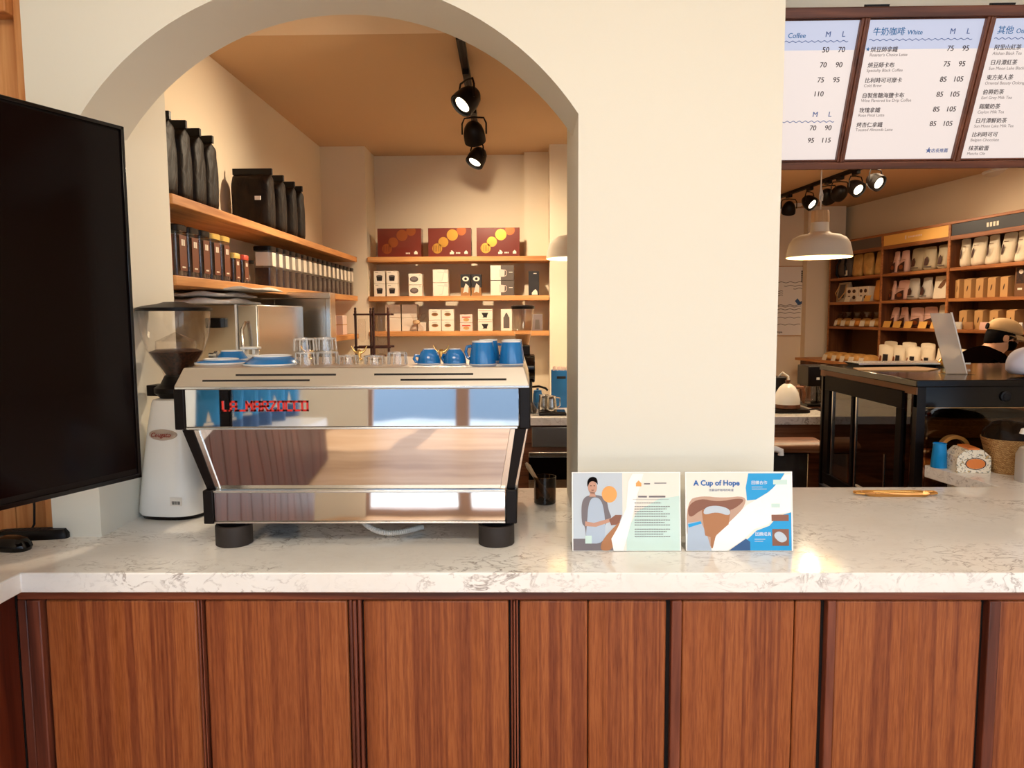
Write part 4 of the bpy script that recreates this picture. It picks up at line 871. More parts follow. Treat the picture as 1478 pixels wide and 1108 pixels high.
# ================================================================== TRACK LIGHT IN THE ARCH ROOM
def rail(p0, p1, lab):
    d = (Vector(p1)-Vector(p0)); t = thing('track_rail', lab, 'track rail', p0, math.atan2(d.y, d.x)-pi/2); ln_ = d.length
    obj('rail', MB().box(-.018, .018, 0, ln_, -.03, 0), 'black_plastic', t, bev=.002); obj('groove', MB().box(-.006, .006, .02, ln_-.02, -.032, -.029), 'black_gap', t)
    return t
def spot(loc, aim, lab, grp, lit=True, power=0, size=1.0, blend=.6, hr=.062):
    """loc: fixing point under the rail; aim: direction of the head"""
    t = thing('track_spotlight', lab, 'spotlight', loc, 0, grp); aim = Vector(aim).normalized()
    obj('adapter', MB().box(-.016, .016, -.05, .05, -.028, 0), 'black_plastic', t, bev=.003)
    c_ = Vector((0, 0, -.135)); hz_ = math.atan2(aim.y, aim.x)-pi/2
    yk = MB().at(RZ(hz_)); r_ = hr+.008
    yk.tube([(-r_, 0, -.135), (-r_, 0, -.075), (-r_*.8, 0, -.045), (0, 0, -.040), (r_*.8, 0, -.045), (r_, 0, -.075), (r_, 0, -.135)], .005)
    obj('yoke', yk, 'black_plastic', t)
    q_ = aim.to_track_quat('Z', 'Y').to_matrix().to_4x4(); mt = Matrix.Translation(c_) @ q_
    obj('head', MB().at(mt).lathe([(.018, -.075), (.034, -.066), (.05, -.045), (hr-.002, -.01), (hr, .02), (hr, .045), (hr-.006, .048), (hr-.008, .03)], 32, capt=False), 'black_plastic', t)
    obj('lamp_face', MB().at(mt).lathe([(hr-.008, .032), (hr*.62, .034)], 32, capb=False, capt=False), 'dark_grey', t)
    obj('lamp', MB().at(mt).lathe([(hr*.64, .034), (0, .036)], 32, capb=False, capt=False), 'led' if lit else 'dark_grey', t)
    if power:
        l = bpy.data.lights.new('spot_beam', 'SPOT'); l.energy = power; l.spot_size = size; l.spot_blend = blend; l.color = (1, .80, .56); l.shadow_soft_size = .03
        o = bpy.data.objects.new('spot_beam', l); COL.objects.link(o); o.location = Vector(loc)+c_+aim*.05; o.rotation_euler = aim.to_track_quat('-Z', 'Y').to_euler()
    return t
rail((-.27, 3.30, 2.75), (-.315, 5.30, 2.75), 'black ceiling track rail seen through the arch')
g = 'track spotlights seen through the arch'
spot((X_(673, 100, 3.72), 3.72, 2.72), (-.6, -.42, -.72), 'lit black track spotlight nearest the arch', g, True, 90, 2.4, 1.0)
spot((-.285, 4.40, 2.72), (.1, .80, -.85), 'unlit looking round backed track spotlight in the middle of the arch room rail', g, False, 110, 2.0, 1.0)
spot((-.31, 5.05, 2.72), (-.42, -.35, -.85), 'lit black track spotlight farthest from the arch', g, True, 55, 2.0, 1.0)
# ================================================================== PENDANT LAMPS
def pendant(loc, lab, ctop, proto=[None]):
    t = thing('pendant_lamp', lab, 'pendant lamp', loc, 0, 'white pendant lamps with wooden necks')
    r_ = .19
    pr = [(r_, 0), (r_*.985, .012), (r_*.95, .05), (r_*.90, .085), (r_*.80, .112), (r_*.62, .130), (r_*.36, .140), (r_*.29, .150), (r_*.27, .175), (r_*.265, .205)]
    obj('shade', MB().lathe(pr, 56, capb=False, capt=False), 'lamp_shade', t)
    obj('shade_lining', MB().lathe([(r*.985-.001, z-.003) for r, z in pr[:-2]]+[(0, .14)], 56, capb=False, capt=False), 'lamp_inner', t)
    obj('wood_neck', MB().lathe([(r_*.265, .205), (r_*.28, .208), (r_*.265, .27), (r_*.25, .275), (0, .276)], 32), 'lamp_wood', t)
    obj('cord', MB().tube([(0, 0, .275), (.003, 0, .34), (0, 0, .40), (0, 0, ctop-loc[2])], .004), 'white_plastic', t)
    obj('cord_loop', MB().tube([(.004, 0, .40), (.012, 0, .37), (.010, 0, .335), (-.006, 0, .33), (-.008, 0, .36), (0, 0, .41)], .0035), 'white_plastic', t)
    l = bpy.data.lights.new('pendant_bulb', 'POINT'); l.energy = 12; l.color = (1, .78, .52); l.shadow_soft_size = .04
    o = bpy.data.objects.new('pendant_bulb', l); COL.objects.link(o); o.location = (loc[0], loc[1], loc[2]+.05)
    return t
pc = at(1182, 371, 4.6)
pendant((pc.x, 4.6, pc.z), 'white pendant lamp hanging below the menu board on a looped cord', 2.75)
pc = at(788, 373, 4.6)
pendant((pc.x+.19, 4.6, pc.z), 'white pendant lamp half hidden by the right jamb of the arch', 2.75)
# ================================================================== MENU BOARD
MT = 2.36; 
tl0, bl0 = at(1150, 11, MT), at(1150, 242, MT+.175)
mb_ = thing('menu_board', 'long wood framed menu board with three lit panels hanging above the counter', 'menu board', (bl0.x, bl0.y, bl0.z))
tilt_v = tl0-bl0; tilt_v.x = 0; HB = tilt_v.length; ta = math.atan2(-tilt_v.y, tilt_v.z)
MT4 = RX(ta)           # local: x right, z up along the leaning board, -y towards viewer
def mbx(px, py, yy): return X_(px, py, yy)-bl0.x
# panel x ranges from the dividers at the middle height
ym = (tl0.y+bl0.y)/2
e = [mbx(p_, 128, ym) for p_ in (1228.5, 1402)]
pw = e[1]-e[0]
def B_(): return MB().at(MT4)
x_left, x_right = e[0]-pw-.02, e[1]+pw+.02
obj('frame', B_().box(x_left, x_right, -.02, .03, -.004, .020).box(x_left, x_right, -.02, .03, HB-.030, HB).box(x_left, x_right, -.012, .02, .020, .026).box(x_left, x_right, -.012, .02, HB-.036, HB-.03), 'menu_wood', mb_, bev=.003)
for x in (e[0]-pw, e[0], e[1], e[1]+pw): obj('divider', B_().box(x-.013, x-.004, -.018, .03, .02, HB-.03).box(x-.004, x+.004, -.022, .03, .02, HB-.03).box(x+.004, x+.013, -.018, .03, .02, HB-.03), 'menu_wood_z', mb_, bev=.002)
obj('back', B_().box(x_left, x_right, .012, .035, 0, HB), 'menu_wood', mb_)
for i, px_ in enumerate((1268, 1450, 1600)):
    x = mbx(px_, 6, MT); obj('hanger', B_().box(x-.035, x+.035, .005, .02, HB, HB+.006), 'black_plastic', mb_)
PH0, PH1 = .026, HB-.036
def panel(x0, x1, items):
    pn = obj('menu_panel', B_().box(x0+.014, x1-.014, -.004, .010, PH0, PH1), 'menu_paper', mb_)
    W_ = x1-x0-.028; H_ = PH1-PH0
    obj('reflection_band', B_().add([(x0+.014, -.0046, PH1-H_*.20), (x1-.014, -.0046, PH1-H_*.20), (x1-.014, -.0046, PH1), (x0+.014, -.0046, PH1)], [(0, 1, 2, 3)]), 'reflection_blue', pn, fix=False)  # window reflection painted on as a pale blue band
    for u, v_, s_, body, mat, al in items:
        m_ = MT4 @ T(x0+.014+u*W_, -.0052, PH1-v_*H_) @ XZ
        mbb = MB().text(body, s_, m_, al)
        if mat != 'menu_sub': mbb.text(body, s_, m_ @ T(.0006, .0002, .0001), al)
        obj({'menu_ink': 'item_lettering', 'menu_sub': 'subtitle_lettering', 'menu_blue': 'heading_lettering', 'menu_lilac': 'size_lettering'}[mat], mbb, mat, pn, smooth=False, fix=False)
    return pn, W_, H_, x0+.014
def wave(pn, x0, W_, H_, u0, u1, v_):
    n_ = 120; top = []; bot = []
    for i in range(n_+1):
        u = u0+(u1-u0)*i/n_; x = x0+u*W_; z = PH1-v_*H_+.0022*sin(i/n_*2*pi*16); top.append((x, -.0052, z+.0011)); bot.append((x, -.0052, z-.0011))
    obj('wave_line', B_().rings([bot, top], False, False), 'menu_lilac', pn, smooth=False, fix=False)
SB, SS, SP = .0165, .0125, .0215
it = [(.05, .10, .0245, '牛奶咖啡', 'menu_blue', 'LEFT'), (.352, .10, .018, 'White', 'menu_blue', 'LEFT'), (.745, .10, .022, 'M', 'menu_lilac', 'CENTER'), (.88, .10, .022, 'L', 'menu_lilac', 'CENTER')]
rows = [('烘豆師拿鐵', "Roaster's Choice Latte", '75', '95'), ('烘豆師卡布', 'Specialty Black Coffee', '75', '95'), ('比利時可可摩卡', 'Cold Brew', '85', '105'), ('自製焦糖海鹽卡布', 'Wine Flavored Ice Drip Coffee', '85', '105'), ('玫瑰拿鐵', 'Rose Petal Latte', '85', '105'), ('烤杏仁拿鐵', 'Toasted Almonds Latte', '85', '105')]
for k, (a_, b_, c_, d_) in enumerate(rows):
    v_ = .215+.1075*k; it += [(.06, v_, SB, a_, 'menu_ink', 'LEFT'), (.06, v_+.032, SS, b_, 'menu_sub', 'LEFT'), (.76, v_, SP, c_, 'menu_ink', 'CENTER'), (.893, v_, SP, d_, 'menu_ink', 'CENTER')]
it += [(.035, .21, .014, '★', 'menu_blue', 'CENTER'), (.745, .955, .022, '★', 'menu_lilac', 'LEFT'), (.80, .95, .0135, '店長推薦', 'menu_lilac', 'LEFT')]
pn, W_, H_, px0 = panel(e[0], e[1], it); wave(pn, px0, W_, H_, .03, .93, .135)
it = [(.05, .10, .0245, '其他', 'menu_blue', 'LEFT'), (.215, .10, .018, 'Others', 'menu_blue', 'LEFT')]
rows = [('阿里山紅茶', 'Alishan Black Tea'), ('日月潭紅茶', 'Sun Moon Lake Black Tea'), ('東方美人茶', 'Oriental Beauty Oolong'), ('伯爵奶茶', 'Earl Grey Milk Tea'), ('錫蘭奶茶', 'Ceylon Milk Tea'), ('日月潭鮮奶茶', 'Sun Moon Lake Milk Tea'), ('比利時可可', 'Belgian Chocolate'), ('抹茶歐蕾', 'Matcha Ole')]
for k, (a_, b_) in enumerate(rows): v_ = .21+.104*k; it += [(.06, v_, SB, a_, 'menu_ink', 'LEFT'), (.06, v_+.036, SS, b_, 'menu_sub', 'LEFT')]
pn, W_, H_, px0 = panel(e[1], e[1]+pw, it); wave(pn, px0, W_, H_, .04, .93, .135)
it = [(.395, .115, .020, 'Coffee', 'menu_blue', 'LEFT'), (.745, .11, .022, 'M', 'menu_lilac', 'CENTER'), (.88, .11, .022, 'L', 'menu_lilac', 'CENTER'), (.745, .675, .022, 'M', 'menu_lilac', 'CENTER'), (.88, .675, .022, 'L', 'menu_lilac', 'CENTER')]
for v_, c_, d_ in ((.215, '50', '70'), (.32, '70', '90'), (.425, '75', '95'), (.525, '', '110'), (.775, '70', '90'), (.868, '95', '115')):
    if c_: it.append((.745, v_, SP, c_, 'menu_ink', 'CENTER'))
    it.append((.885 if c_ else .745, v_, SP, d_, 'menu_ink', 'CENTER'))
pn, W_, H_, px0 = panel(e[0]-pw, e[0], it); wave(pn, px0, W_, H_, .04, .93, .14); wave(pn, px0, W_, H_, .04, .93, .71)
# ================================================================== PRODUCT ROOM
def onwall(px, py, off):                    # pixel -> (s along wall, z) on the plane `off` in front of the right wall
    P0 = W0+NN*off; d = CAMM @ Vector(((px-CX)/FPX, -(py-CY)/FPX, -1)); t_ = P0.dot(NN)/(d.x*NN.x+d.y*NN.y); q_ = d*t_
    return (Vector((q_.x, q_.y, 0))-P0).dot(U), EYE+q_.z
def wp(s, off, z): q_ = W0+U*s+NN*off; return Vector((q_.x, q_.y, z))
OF = .30
SD = [.13, 1.085, 2.035, 2.985]; HS = [1.935, 1.672, 1.408]; TOPZ = 2.305
banner = (('carton_grey', 'left bay of the wooden product shelving with a grey header, beside the far corner'), ('tag_yellow', 'middle bay of the wooden product shelving with an amber header'), ('carton_black', 'right bay of the wooden product shelving with a dark header'))
for i in range(3):
    s0, s1 = SD[i], SD[i+1]; o_ = wp(s0, 0, 0); sw = s1-s0
    t = thing('shelf_unit', banner[i][1], 'shelf unit', o_, ROT, 'wooden product shelving')
    obj('side_panel', MB().box(-.016 if i == 0 else .0, .012, -OF, -.004, .001, TOPZ), 'unit_side', t); obj('side_panel', MB().box(sw-.012, sw-.0005, -OF, -.004, .001, TOPZ), 'unit_side', t)
    obj('side_edge', MB().box(0, .014, -OF-.012, -OF, .001, TOPZ).box(sw-.014, sw-.0005, -OF-.012, -OF, .001, TOPZ), 'unit_wood', t, bev=.002)
    obj('top_board', MB().box(0, sw-.0005, -OF-.012, -.004, TOPZ, TOPZ+.022), 'unit_wood', t, bev=.002)
    hb = obj('header', MB().box(.012, sw-.012, -OF-.004, -OF+.01, TOPZ-.10, TOPZ), banner[i][0], t)
    obj('header_rail', MB().box(.012, sw-.012, -OF-.010, -OF+.02, TOPZ-.135, TOPZ-.10), 'unit_wood', t, bev=.002)
    lt_ = MB()
    if i == 2:
        for k in range(4): lt_.box(.42+.035*k, .442+.035*k, -OF-.0055, -OF-.004, TOPZ-.07, TOPZ-.035)
    elif i == 1:
        lt_.box(.34, .36, -OF-.0055, -OF-.004, TOPZ-.065, TOPZ-.03)
        for k in range(9): lt_.box(.39+.022*k, .402+.022*k, -OF-.0055, -OF-.004, TOPZ-.055, TOPZ-.04)
    else:
        for k in range(5): lt_.box(.2+.022*k, .212+.022*k, -OF-.0055, -OF-.004, TOPZ-.055, TOPZ-.042)
    obj('header_mark', lt_, 'carton' if i == 2 else 'carton_pink', hb)
    for z in HS: obj('shelf_board', MB().box(.012, sw-.0125, -OF-.006, -.004, z-.028, z), 'unit_wood', t, bev=.002)
    obj('back_panel', MB().box(.012, sw-.0125, -.016, -.004, 1.0, TOPZ), 'kraft_dark', t)
    obj('base_cabinet', MB().box(.0, sw-.0005, -.62, -OF-.013, .001, 1.03).box(.0125, sw-.0125, -OF-.012, -.004, .001, 1.03), 'unit_side', t)
    obj('ledge', MB().box(-.001 if i else -.05, sw-.002, -.66, -OF-.013, 1.031, 1.06), 'shelf_wood_x', t, bev=.003)
def pouch(w_, d_, h_, n=24, lean=.0):
    R = [rring(w_*.98, d_, 0, 2.6, n), rring(w_, d_*1.05, h_*.10, 2.6, n), rring(w_*1.0, d_*.95, h_*.35, 2.4, n), rring(w_*.97, d_*.65, h_*.62, 2.3, n), rring(w_*.96, d_*.22, h_*.82, 2.2, n), rring(w_*.97, d_*.07, h_*.90, 2.2, n), rring(w_*.99, d_*.06, h_, 2.4, n)]
    k1, k2 = random.uniform(-.02, .02), random.uniform(-.012, .012)
    return MB().rings([[(x+k1*(z/h_)**2, y+lean*z+k2*sin(z/h_*4+x*20), z) for x, y, z in r] for r in R])
def front(px0, px1, z, off, h_): 
    s0, _ = onwall(px0, 430, off); s1, _ = onwall(px1, 430, off)
    i = max(0, min(2, sum(1 for q in SD[1:3] if (s0+s1)/2 > q))); return max(s0, SD[i]+.035), min(s1, SD[i+1]-.035)
def pouch_at(px0, px1, z, h_, mat, lab, grp, off=.235, deco=None, d_=.04):
    s0, s1 = front(px0, px1, z, off, h_); w_ = abs(s1-s0)/2*.97
    t = thing('pouch', lab, 'pouch', wp((s0+s1)/2, off-.03, z), ROT+RAD(random.uniform(-5, 5)), grp)
    obj('bag', pouch(w_, d_, h_), mat, t, sub=1)
    if deco == 'bean': 
        n=18; obj('bean_mark', MB().add([(-w_*.15+.35*w_*(.5*cos(a_)+.35*sin(a_)), -d_*.99-.006, h_*.45+h_*.17*sin(a_)) for a_ in [2*pi*i/n for i in range(n)]], [tuple(range(n))]), 'ink_brown', t, fix=False)
        obj('name_line', MB().box(-w_*.4, w_*.3, -d_*.62, -d_*.58, h_*.70, h_*.715), 'kraft_dark', t)
    elif deco == 'window':
        b_ = MB(); b_.add([(-w_*.8, -d_*1.06-.006, h_*.06), (w_*.85, -d_*1.06-.006, h_*.06), (w_*.8, -d_*.92-.006, h_*.50), (-w_*.1, -d_*.96-.006, h_*.42), (-w_*.8, -d_*1.0-.006, h_*.30)], [(0, 1, 2, 3, 4)]); obj('product_window', b_, 'ink_brown', t, fix=False)
        obj('print_line', MB().add([(-w_*.9, -d_*.80-.006, h_*.56), (w_*.9, -d_*.80-.006, h_*.56), (w_*.9, -d_*.78-.006, h_*.575), (-w_*.9, -d_*.78-.006, h_*.575)], [(0, 1, 2, 3)]), 'kraft_mid', t, fix=False)
        disc(t, 'product_print', 'gold_dull', w_*.15, h_*.25, w_*.5, h_*.10, -d_*1.08-.008)
    elif deco == 'figure':
        b_ = MB(); b_.add([(-w_*.45, -d_*1.06-.006, h_*.20), (w_*.1, -d_*1.04-.006, h_*.22), (w_*.25, -d_*.95-.006, h_*.40), (-w_*.02, -d_*.92-.006, h_*.58), (-w_*.4, -d_*.92-.006, h_*.48)], [(0, 1, 2, 3, 4)]); obj('product_print', b_, 'ink_brown', t, fix=False)
        obj('print_line', MB().box(-w_*.5, w_*.75, -d_*1.08-.006, -d_*1.06-.006, h_*.13, h_*.17), 'carton_grey', t)
    return t
def zat(px, py, off=.25): return onwall(px, py, off)[1]
z1, z2, z3 = [h_+.0008 for h_ in HS]
# bay one
p = at(1212, 390, 8.2)
t = thing('canvas_backpack', 'dark blue backpack at the left end of the top product shelf', 'bag', wp(.30, .19, z1), ROT)
obj('body', MB().rings([rring(.13, .06, 0, 3), rring(.135, .07, .06, 3), rring(.12, .065, .16, 3), rring(.09, .05, .22, 2.6), rring(.05, .02, .235, 2.4)]), 'carton_grey', t, sub=1)
for s_ in (-1, 1): obj('strap', MB().tube([(s_*.05, -.055, .22), (s_*.075, -.085, .14), (s_*.09, -.08, .04), (s_*.08, -.06, .01)], .012), 'black_plastic', t)
obj('hang_tag', MB().box(.08, .13, -.085, -.082, .02, .075), 'tag_white', t)
g = 'tan pouches on the top shelf of the left bay'
for k, (a_, b_) in enumerate(((1227, 1240), (1243, 1256), (1259, 1270))): pouch_at(a_, b_, z1, .24, 'bag_tan', ORD[k]+' tan pouch from the left beside the dark backpack', g)
t = thing('tote_bag', 'cream tote bag with dark window standing on the left bay middle shelf', 'bag', wp(.275, .20, z2), ROT)
obj('body', MB().rings([rring(.12, .045, 0, 5), rring(.118, .04, .12, 5), rring(.11, .012, .215, 5)]), 'bag_cream', t)
obj('window', MB().add([(-.06, -.052, .045), (.06, -.052, .045), (.055, -.03, .19), (-.05, -.03, .19)], [(0, 1, 2, 3)]), 'carton_grey', t, fix=False); obj('rope', MB().tube([(-.06, -.02, .19), (-.09, -.06, .10), (0, -.075, .02), (.09, -.06, .10), (.06, -.02, .19)], .006), 'kraft', t)
g = 'cup cartons on the left bay middle shelf'
for k, (a_, b_) in enumerate(((1221, 1237), (1238.5, 1253))):
    s0, s1 = front(a_, b_, z2, .26, .15); w_ = (s1-s0)/2*.97
    t = thing('carton_box', ('left', 'right')[k]+' pale carton with four round cup holes on the left bay middle shelf', 'box', wp((s0+s1)/2, .20, z2), ROT, g)
    obj('carton', MB().box(-w_, w_, -.06, .06, 0, .155), 'carton', t, bev=.002)
    for x in (-.45, .45):
        for z in (.045, .11): disc(t, 'round_print', 'ink_brown', x*w_, z, w_*.3, .020, -.0606)
    obj('price_tag', MB().at(T(-w_*.2, -.10, .0) @ RX(-.3)).box(-.05, .05, -.002, .002, 0, .055), 'tag_white', t)
pouch_at(1259, 1270, z2, .215, 'bag_orange', 'tall orange pouch at the right end of the left bay middle shelf', None)
solo('price_card', MB().at(RX(-.3)).box(-.05, .05, -.002, .002, 0, .06), 'tag_yellow', 'yellow price card before the orange pouch', 'price card', wp(front(1250, 1258, z2, .28, .1)[0]+.02, .285, z2), ROT)
g = 'clear snack bags on the left bay bottom shelf'
for k, (a_, b_) in enumerate(((1201, 1213), (1214, 1226), (1227, 1240), (1241, 1255), (1256, 1269))):
    s0, s1 = front(a_, b_, z3, .25, .1); w_ = (s1-s0)/2*.95
    t = thing('snack_bag', ORD[k]+' clear snack bag with white card from the left on the bottom shelf', 'snack bag', wp((s0+s1)/2, .21, z3), ROT, g)
    obj('snack', MB().rings([rring(w_*.95, .05, 0, 3), rring(w_, .055, .03, 3), rring(w_*.9, .045, .075, 3), rring(w_*.5, .02, .09, 3)]), 'bag_tan' if k != 2 else 'bag_orange', t, sub=1)
    obj('film', MB().rings([rring(w_*.97, .055, .06, 3), rring(w_*.85, .03, .10, 2.5), rring(w_*.75, .008, .13, 2.5), rring(w_*.95, .004, .155, 2.5)], True, False), 'clear_bag', t)
    obj('card', MB().at(T(-w_*.1, -.062, .0) @ RX(-.25)).box(-w_*.5, w_*.5, -.002, .002, .005, .07), 'tag_white', t)
# bay two
pouch_l = [('pink', (1281, 1293), 'bag_pink', 'window', 'left pink pouch on the top shelf of the middle bay'), ('pink', (1294.5, 1307), 'bag_pink', 'window', 'right pink pouch on the top shelf of the middle bay'),
           ('grey', (1311, 1327), 'bag_grey', 'figure', 'left grey pouch of three on the top shelf of the middle bay'), ('grey', (1329, 1346), 'bag_grey', 'figure', 'middle grey pouch of three on the top shelf of the middle bay'), ('grey', (1349, 1365), 'bag_grey', 'figure', 'right grey pouch of three on the top shelf of the middle bay')]
for g, (a_, b_), mt_, dc, lab in pouch_l: pouch_at(a_, b_, z1, .215 if g == 'pink' else .22, mt_, lab, g+' pouches on the middle bay top shelf', deco=dc)
for (a_, b_), mt_, dc, lab, h_ in (((1274, 1290), 'bag_pink', 'window', 'left wide pink pouch on the middle shelf of the middle bay', .195), ((1292, 1307), 'bag_pink', 'window', 'right wide pink pouch on the middle shelf of the middle bay', .195),
        ((1307.5, 1323), 'bag_silver', 'figure', 'left silver pouch on the middle shelf of the middle bay', .205), ((1325, 1342), 'bag_silver', 'figure', 'right silver pouch on the middle shelf of the middle bay', .205)):
    pouch_at(a_, b_, z2, h_, mt_, lab, 'pouches on the middle bay middle shelf', deco=dc)
s0, s1 = front(1343, 1364, z2, .24, .2); w_ = (s1-s0)/2
t = thing('picture_box', 'leaning kraft box printed with brown leaves at the right of the middle bay', 'box', wp((s0+s1)/2, .20, z2), ROT)
obj('carton', MB().at(RX(-.12)).box(-w_, w_, -.02, .02, .003, .205), 'bag_white', t, bev=.002); obj('leaf_print', MB().at(RX(-.12)).add([(-w_*.5, -.0206, .10), (0, -.0206, .09), (w_*.4, -.0206, .12), (w_*.6, -.0206, .18), (.1*w_, -.0206, .165), (-w_*.2, -.0206, .14)], [tuple(range(6))]), 'kraft_dark', t, fix=False)
g = 'pink pouches on the middle bay bottom shelf'
for k, (a_, b_, mt_, h_) in enumerate(((1281, 1294, 'bag_pink', .20), (1296, 1309, 'bag_pink', .20), (1313, 1331, 'bag_pink', .195), (1333, 1352, 'bag_pink', .20), (1354, 1365, 'bag_white', .215))):
    pouch_at(a_, b_, z3, h_, mt_, (ORD[k]+' pink pouch from the left above yellow price cards' if k < 4 else 'cream pouch half behind the acrylic stand, right of the pink ones'), g, off=.22, deco='window' if k < 4 else None)
for k, px_ in enumerate((1279.5, 1294, 1310, 1331, 1349)):
    s0, _ = onwall(px_, 466, .28); solo('price_card', MB().at(RX(-.3)).box(-.055, .055, -.002, .002, 0, .065), 'tag_yellow', ORD[k]+' yellow price card from the left under the pink pouches', 'price card', wp(s0, .285, z3), ROT, 'yellow price cards on the middle bay')
# bay three
for k, (a_, b_) in enumerate(((1377, 1394), (1396, 1415), (1418, 1436), (1439, 1457), (1460, 1477))):
    pouch_at(a_, b_, z1, .245, 'bag_white', ORD[k]+' cream pouch with dark bean mark from the left, top shelf', 'cream pouches on the right bay', deco='bean', d_=.045)
def kraft(a_, b_, z, h_, lab, grp):
    s0, s1 = front(a_, b_, z, .27, h_); w_ = (s1-s0)/2
    t = thing('kraft_box', lab, 'box', wp((s0+s1)/2, .20, z), ROT, grp); obj('carton', MB().box(-w_, w_, -.06, .06, 0, h_*.93).taper(-w_, w_, -.06, .06, h_*.93, -w_, w_, -.03, .05, h_), 'kraft', t, bev=.002)
    n = 18; obj('bean_mark', MB().add([(.32*w_*(.5*cos(a2)+.5*sin(a2)), -.0606, h_*.48+h_*.15*sin(a2)) for a2 in [2*pi*i/n for i in range(n)]], [tuple(range(n))]), 'ink_brown', t, fix=False)
for k, (a_, b_) in enumerate(((1372, 1382), (1389, 1399), (1406, 1416.5), (1423, 1434), (1441, 1452))): kraft(a_, b_, z2, .165, ORD[k]+' kraft box with bean mark from the left, middle shelf of the right bay', 'kraft boxes on the right bay middle shelf')
s0, s1 = front(1460, 1484, z2, .26, .2); w_ = (s1-s0)/2
t = thing('gift_bag', 'dark brown patterned gift bag at the right end of the middle shelf', 'bag', wp((s0+s1)/2, .20, z2), ROT); obj('bag', MB().box(-w_, w_, -.04, .04, 0, .225), 'kraft_dark', t, bev=.003)
obj('pattern', MB().add([(-w_*.8, -.0406, .10), (w_*.9, -.0406, .10), (w_*.9, -.0406, .22), (-w_*.8, -.0406, .22)], [(0, 1, 2, 3)]), 'beans_far', t, fix=False); obj('caption', MB().box(-w_*.6, -w_*.05, -.042, -.0405, .05, .065), 'carton', t); disc(t, 'cup_print', 'carton', -.02, .19, .022, .018, -.0412); disc(t, 'cup_print', 'carton', .04, .15, .028, .024, -.0412)
for k, (a_, b_) in enumerate(((1384, 1395), (1406, 1418), (1428, 1440), (1452, 1464))): kraft(a_, b_, z3, .165, ORD[k]+' kraft box with bean mark from the left, bottom shelf of the right bay', 'kraft boxes on the right bay bottom shelf')
for k, (px_, py_) in enumerate(((1383, 470), (1399, 470), (1422, 470), (1470, 470))):
    s0, _ = onwall(px_, py_, .28); solo('snack_pack', MB().rings([rring(.05, .014, 0, 3), rring(.05, .018, .03, 3), rring(.048, .004, .062, 3)]), ('bag_silver', 'kraft_mid', 'bag_pink', 'bag_silver')[k], ORD[k]+' small foil snack pack from the left before the lower kraft boxes', 'snack pack', wp(s0, .285, z3), ROT, 'small foil packs')
# ledge row
def ledge(px, py, off): return onwall(px, py, off)[0]
LZ = 1.0608
g = 'white pouches with dark windows on the ledge'
for k, (a_, b_) in enumerate(((1265, 1283), (1284, 1302), (1304, 1322), (1325, 1343), (1346, 1364), (1368, 1388), (1391, 1408))):
    s0, s1 = ledge(a_, 520, .58), ledge(b_, 520, .58); w_ = (s1-s0)/2*.95
    t = thing('pouch', ORD[k]+' white pouch with dark window from the left on the shelving ledge', 'pouch', wp((s0+s1)/2, .54, LZ), ROT+RAD(random.uniform(-6, 6)), g)
    obj('bag', pouch(w_, .045, .20), 'bag_white', t, sub=1); obj('window', MB().add([(w_*.05, -.053, .02), (w_*.8, -.053, .02), (w_*.8, -.045, .11), (w_*.05, -.045, .11)], [(0, 1, 2, 3)]), 'carton_black', t, fix=False)
    obj('product_print', MB().add([(-w_*.5, -.053, .02), (-w_*.12, -.053, .02), (-w_*.15, -.045, .09), (-w_*.4, -.045, .10)], [(0, 1, 2, 3)]), 'gold_dull', t, fix=False)
g = 'white pouches in the rear row on the ledge'
for k, (a_, b_) in enumerate(((1272, 1292), (1300, 1320), (1326, 1346), (1356, 1376))):
    s0, s1 = ledge(a_, 510, .42), ledge(b_, 510, .42); w_ = (s1-s0)/2*.95
    t = thing('pouch', ORD[k]+' cream pouch from the left in the rear row on the shelving ledge', 'pouch', wp((s0+s1)/2, .40, LZ), ROT, g); obj('bag', pouch(w_, .04, .225), 'bag_white', t, sub=1)
g = 'snack trays on the left end of the ledge'
for k, (a_, b_) in enumerate(((1186, 1197), (1199, 1210), (1211, 1222), (1223, 1236), (1238, 1250))):
    s0, s1 = ledge(a_, 520, .6), ledge(b_, 520, .6); w_ = (s1-s0)/2*.95
    t = thing('snack_bag', ORD[k]+' brown snack bag with white price card from the left on the ledge', 'snack bag', wp((s0+s1)/2, .52, LZ), ROT, g)
    obj('snack', MB().rings([rring(w_, .09, 0, 3), rring(w_, .09, .04, 3), rring(w_*.9, .07, .075, 3), rring(w_*.5, .03, .09, 3)]), 'bag_tan', t, sub=1); obj('card', MB().at(T(0, -.10, 0) @ RX(-.3)).box(-w_*.55, w_*.55, -.002, .002, .0, .06), 'tag_white', t)
# poster on the end wall
p0, p1 = at(1164, 384, 8.74), at(1158, 484, 8.74)
ps = thing('wave_poster', 'white poster with thin wavy lines on the end wall left of the shelving', 'poster', (p0.x-.62, 8.748, p1.z)); ph = p0.z-p1.z
obj('sheet', MB().box(0, .62, -.004, 0, 0, ph), 'paper', ps); fr = obj('edge', MB().box(.612, .622, -.008, -.002, 0, ph).box(0, .612, -.008, -.002, -.008, .004).box(0, .612, -.008, -.002, ph-.004, ph+.004), 'kraft', ps)
wl = MB()
for v_, u0, u1 in ((.23, .45, .98), (.28, .62, .98), (.32, .8, .98), (.36, .1, .60), (.39, .1, .60), (.42, .1, .60), (.56, .1, .95), (.58, .1, .95), (.62, .1, .95), (.67, .1, .95), (.74, .1, .95), (.84, .1, .95)):
    n_ = 40; t_ = []; bt = []
    for i in range(n_+1):
        u = u0+(u1-u0)*i/n_; z = ph*(1-v_)+.006*sin(u*36); t_.append((u*.6, -.0046, z+.003)); bt.append((u*.6, -.0046, z-.003))
    wl.rings([bt, t_], False, False)
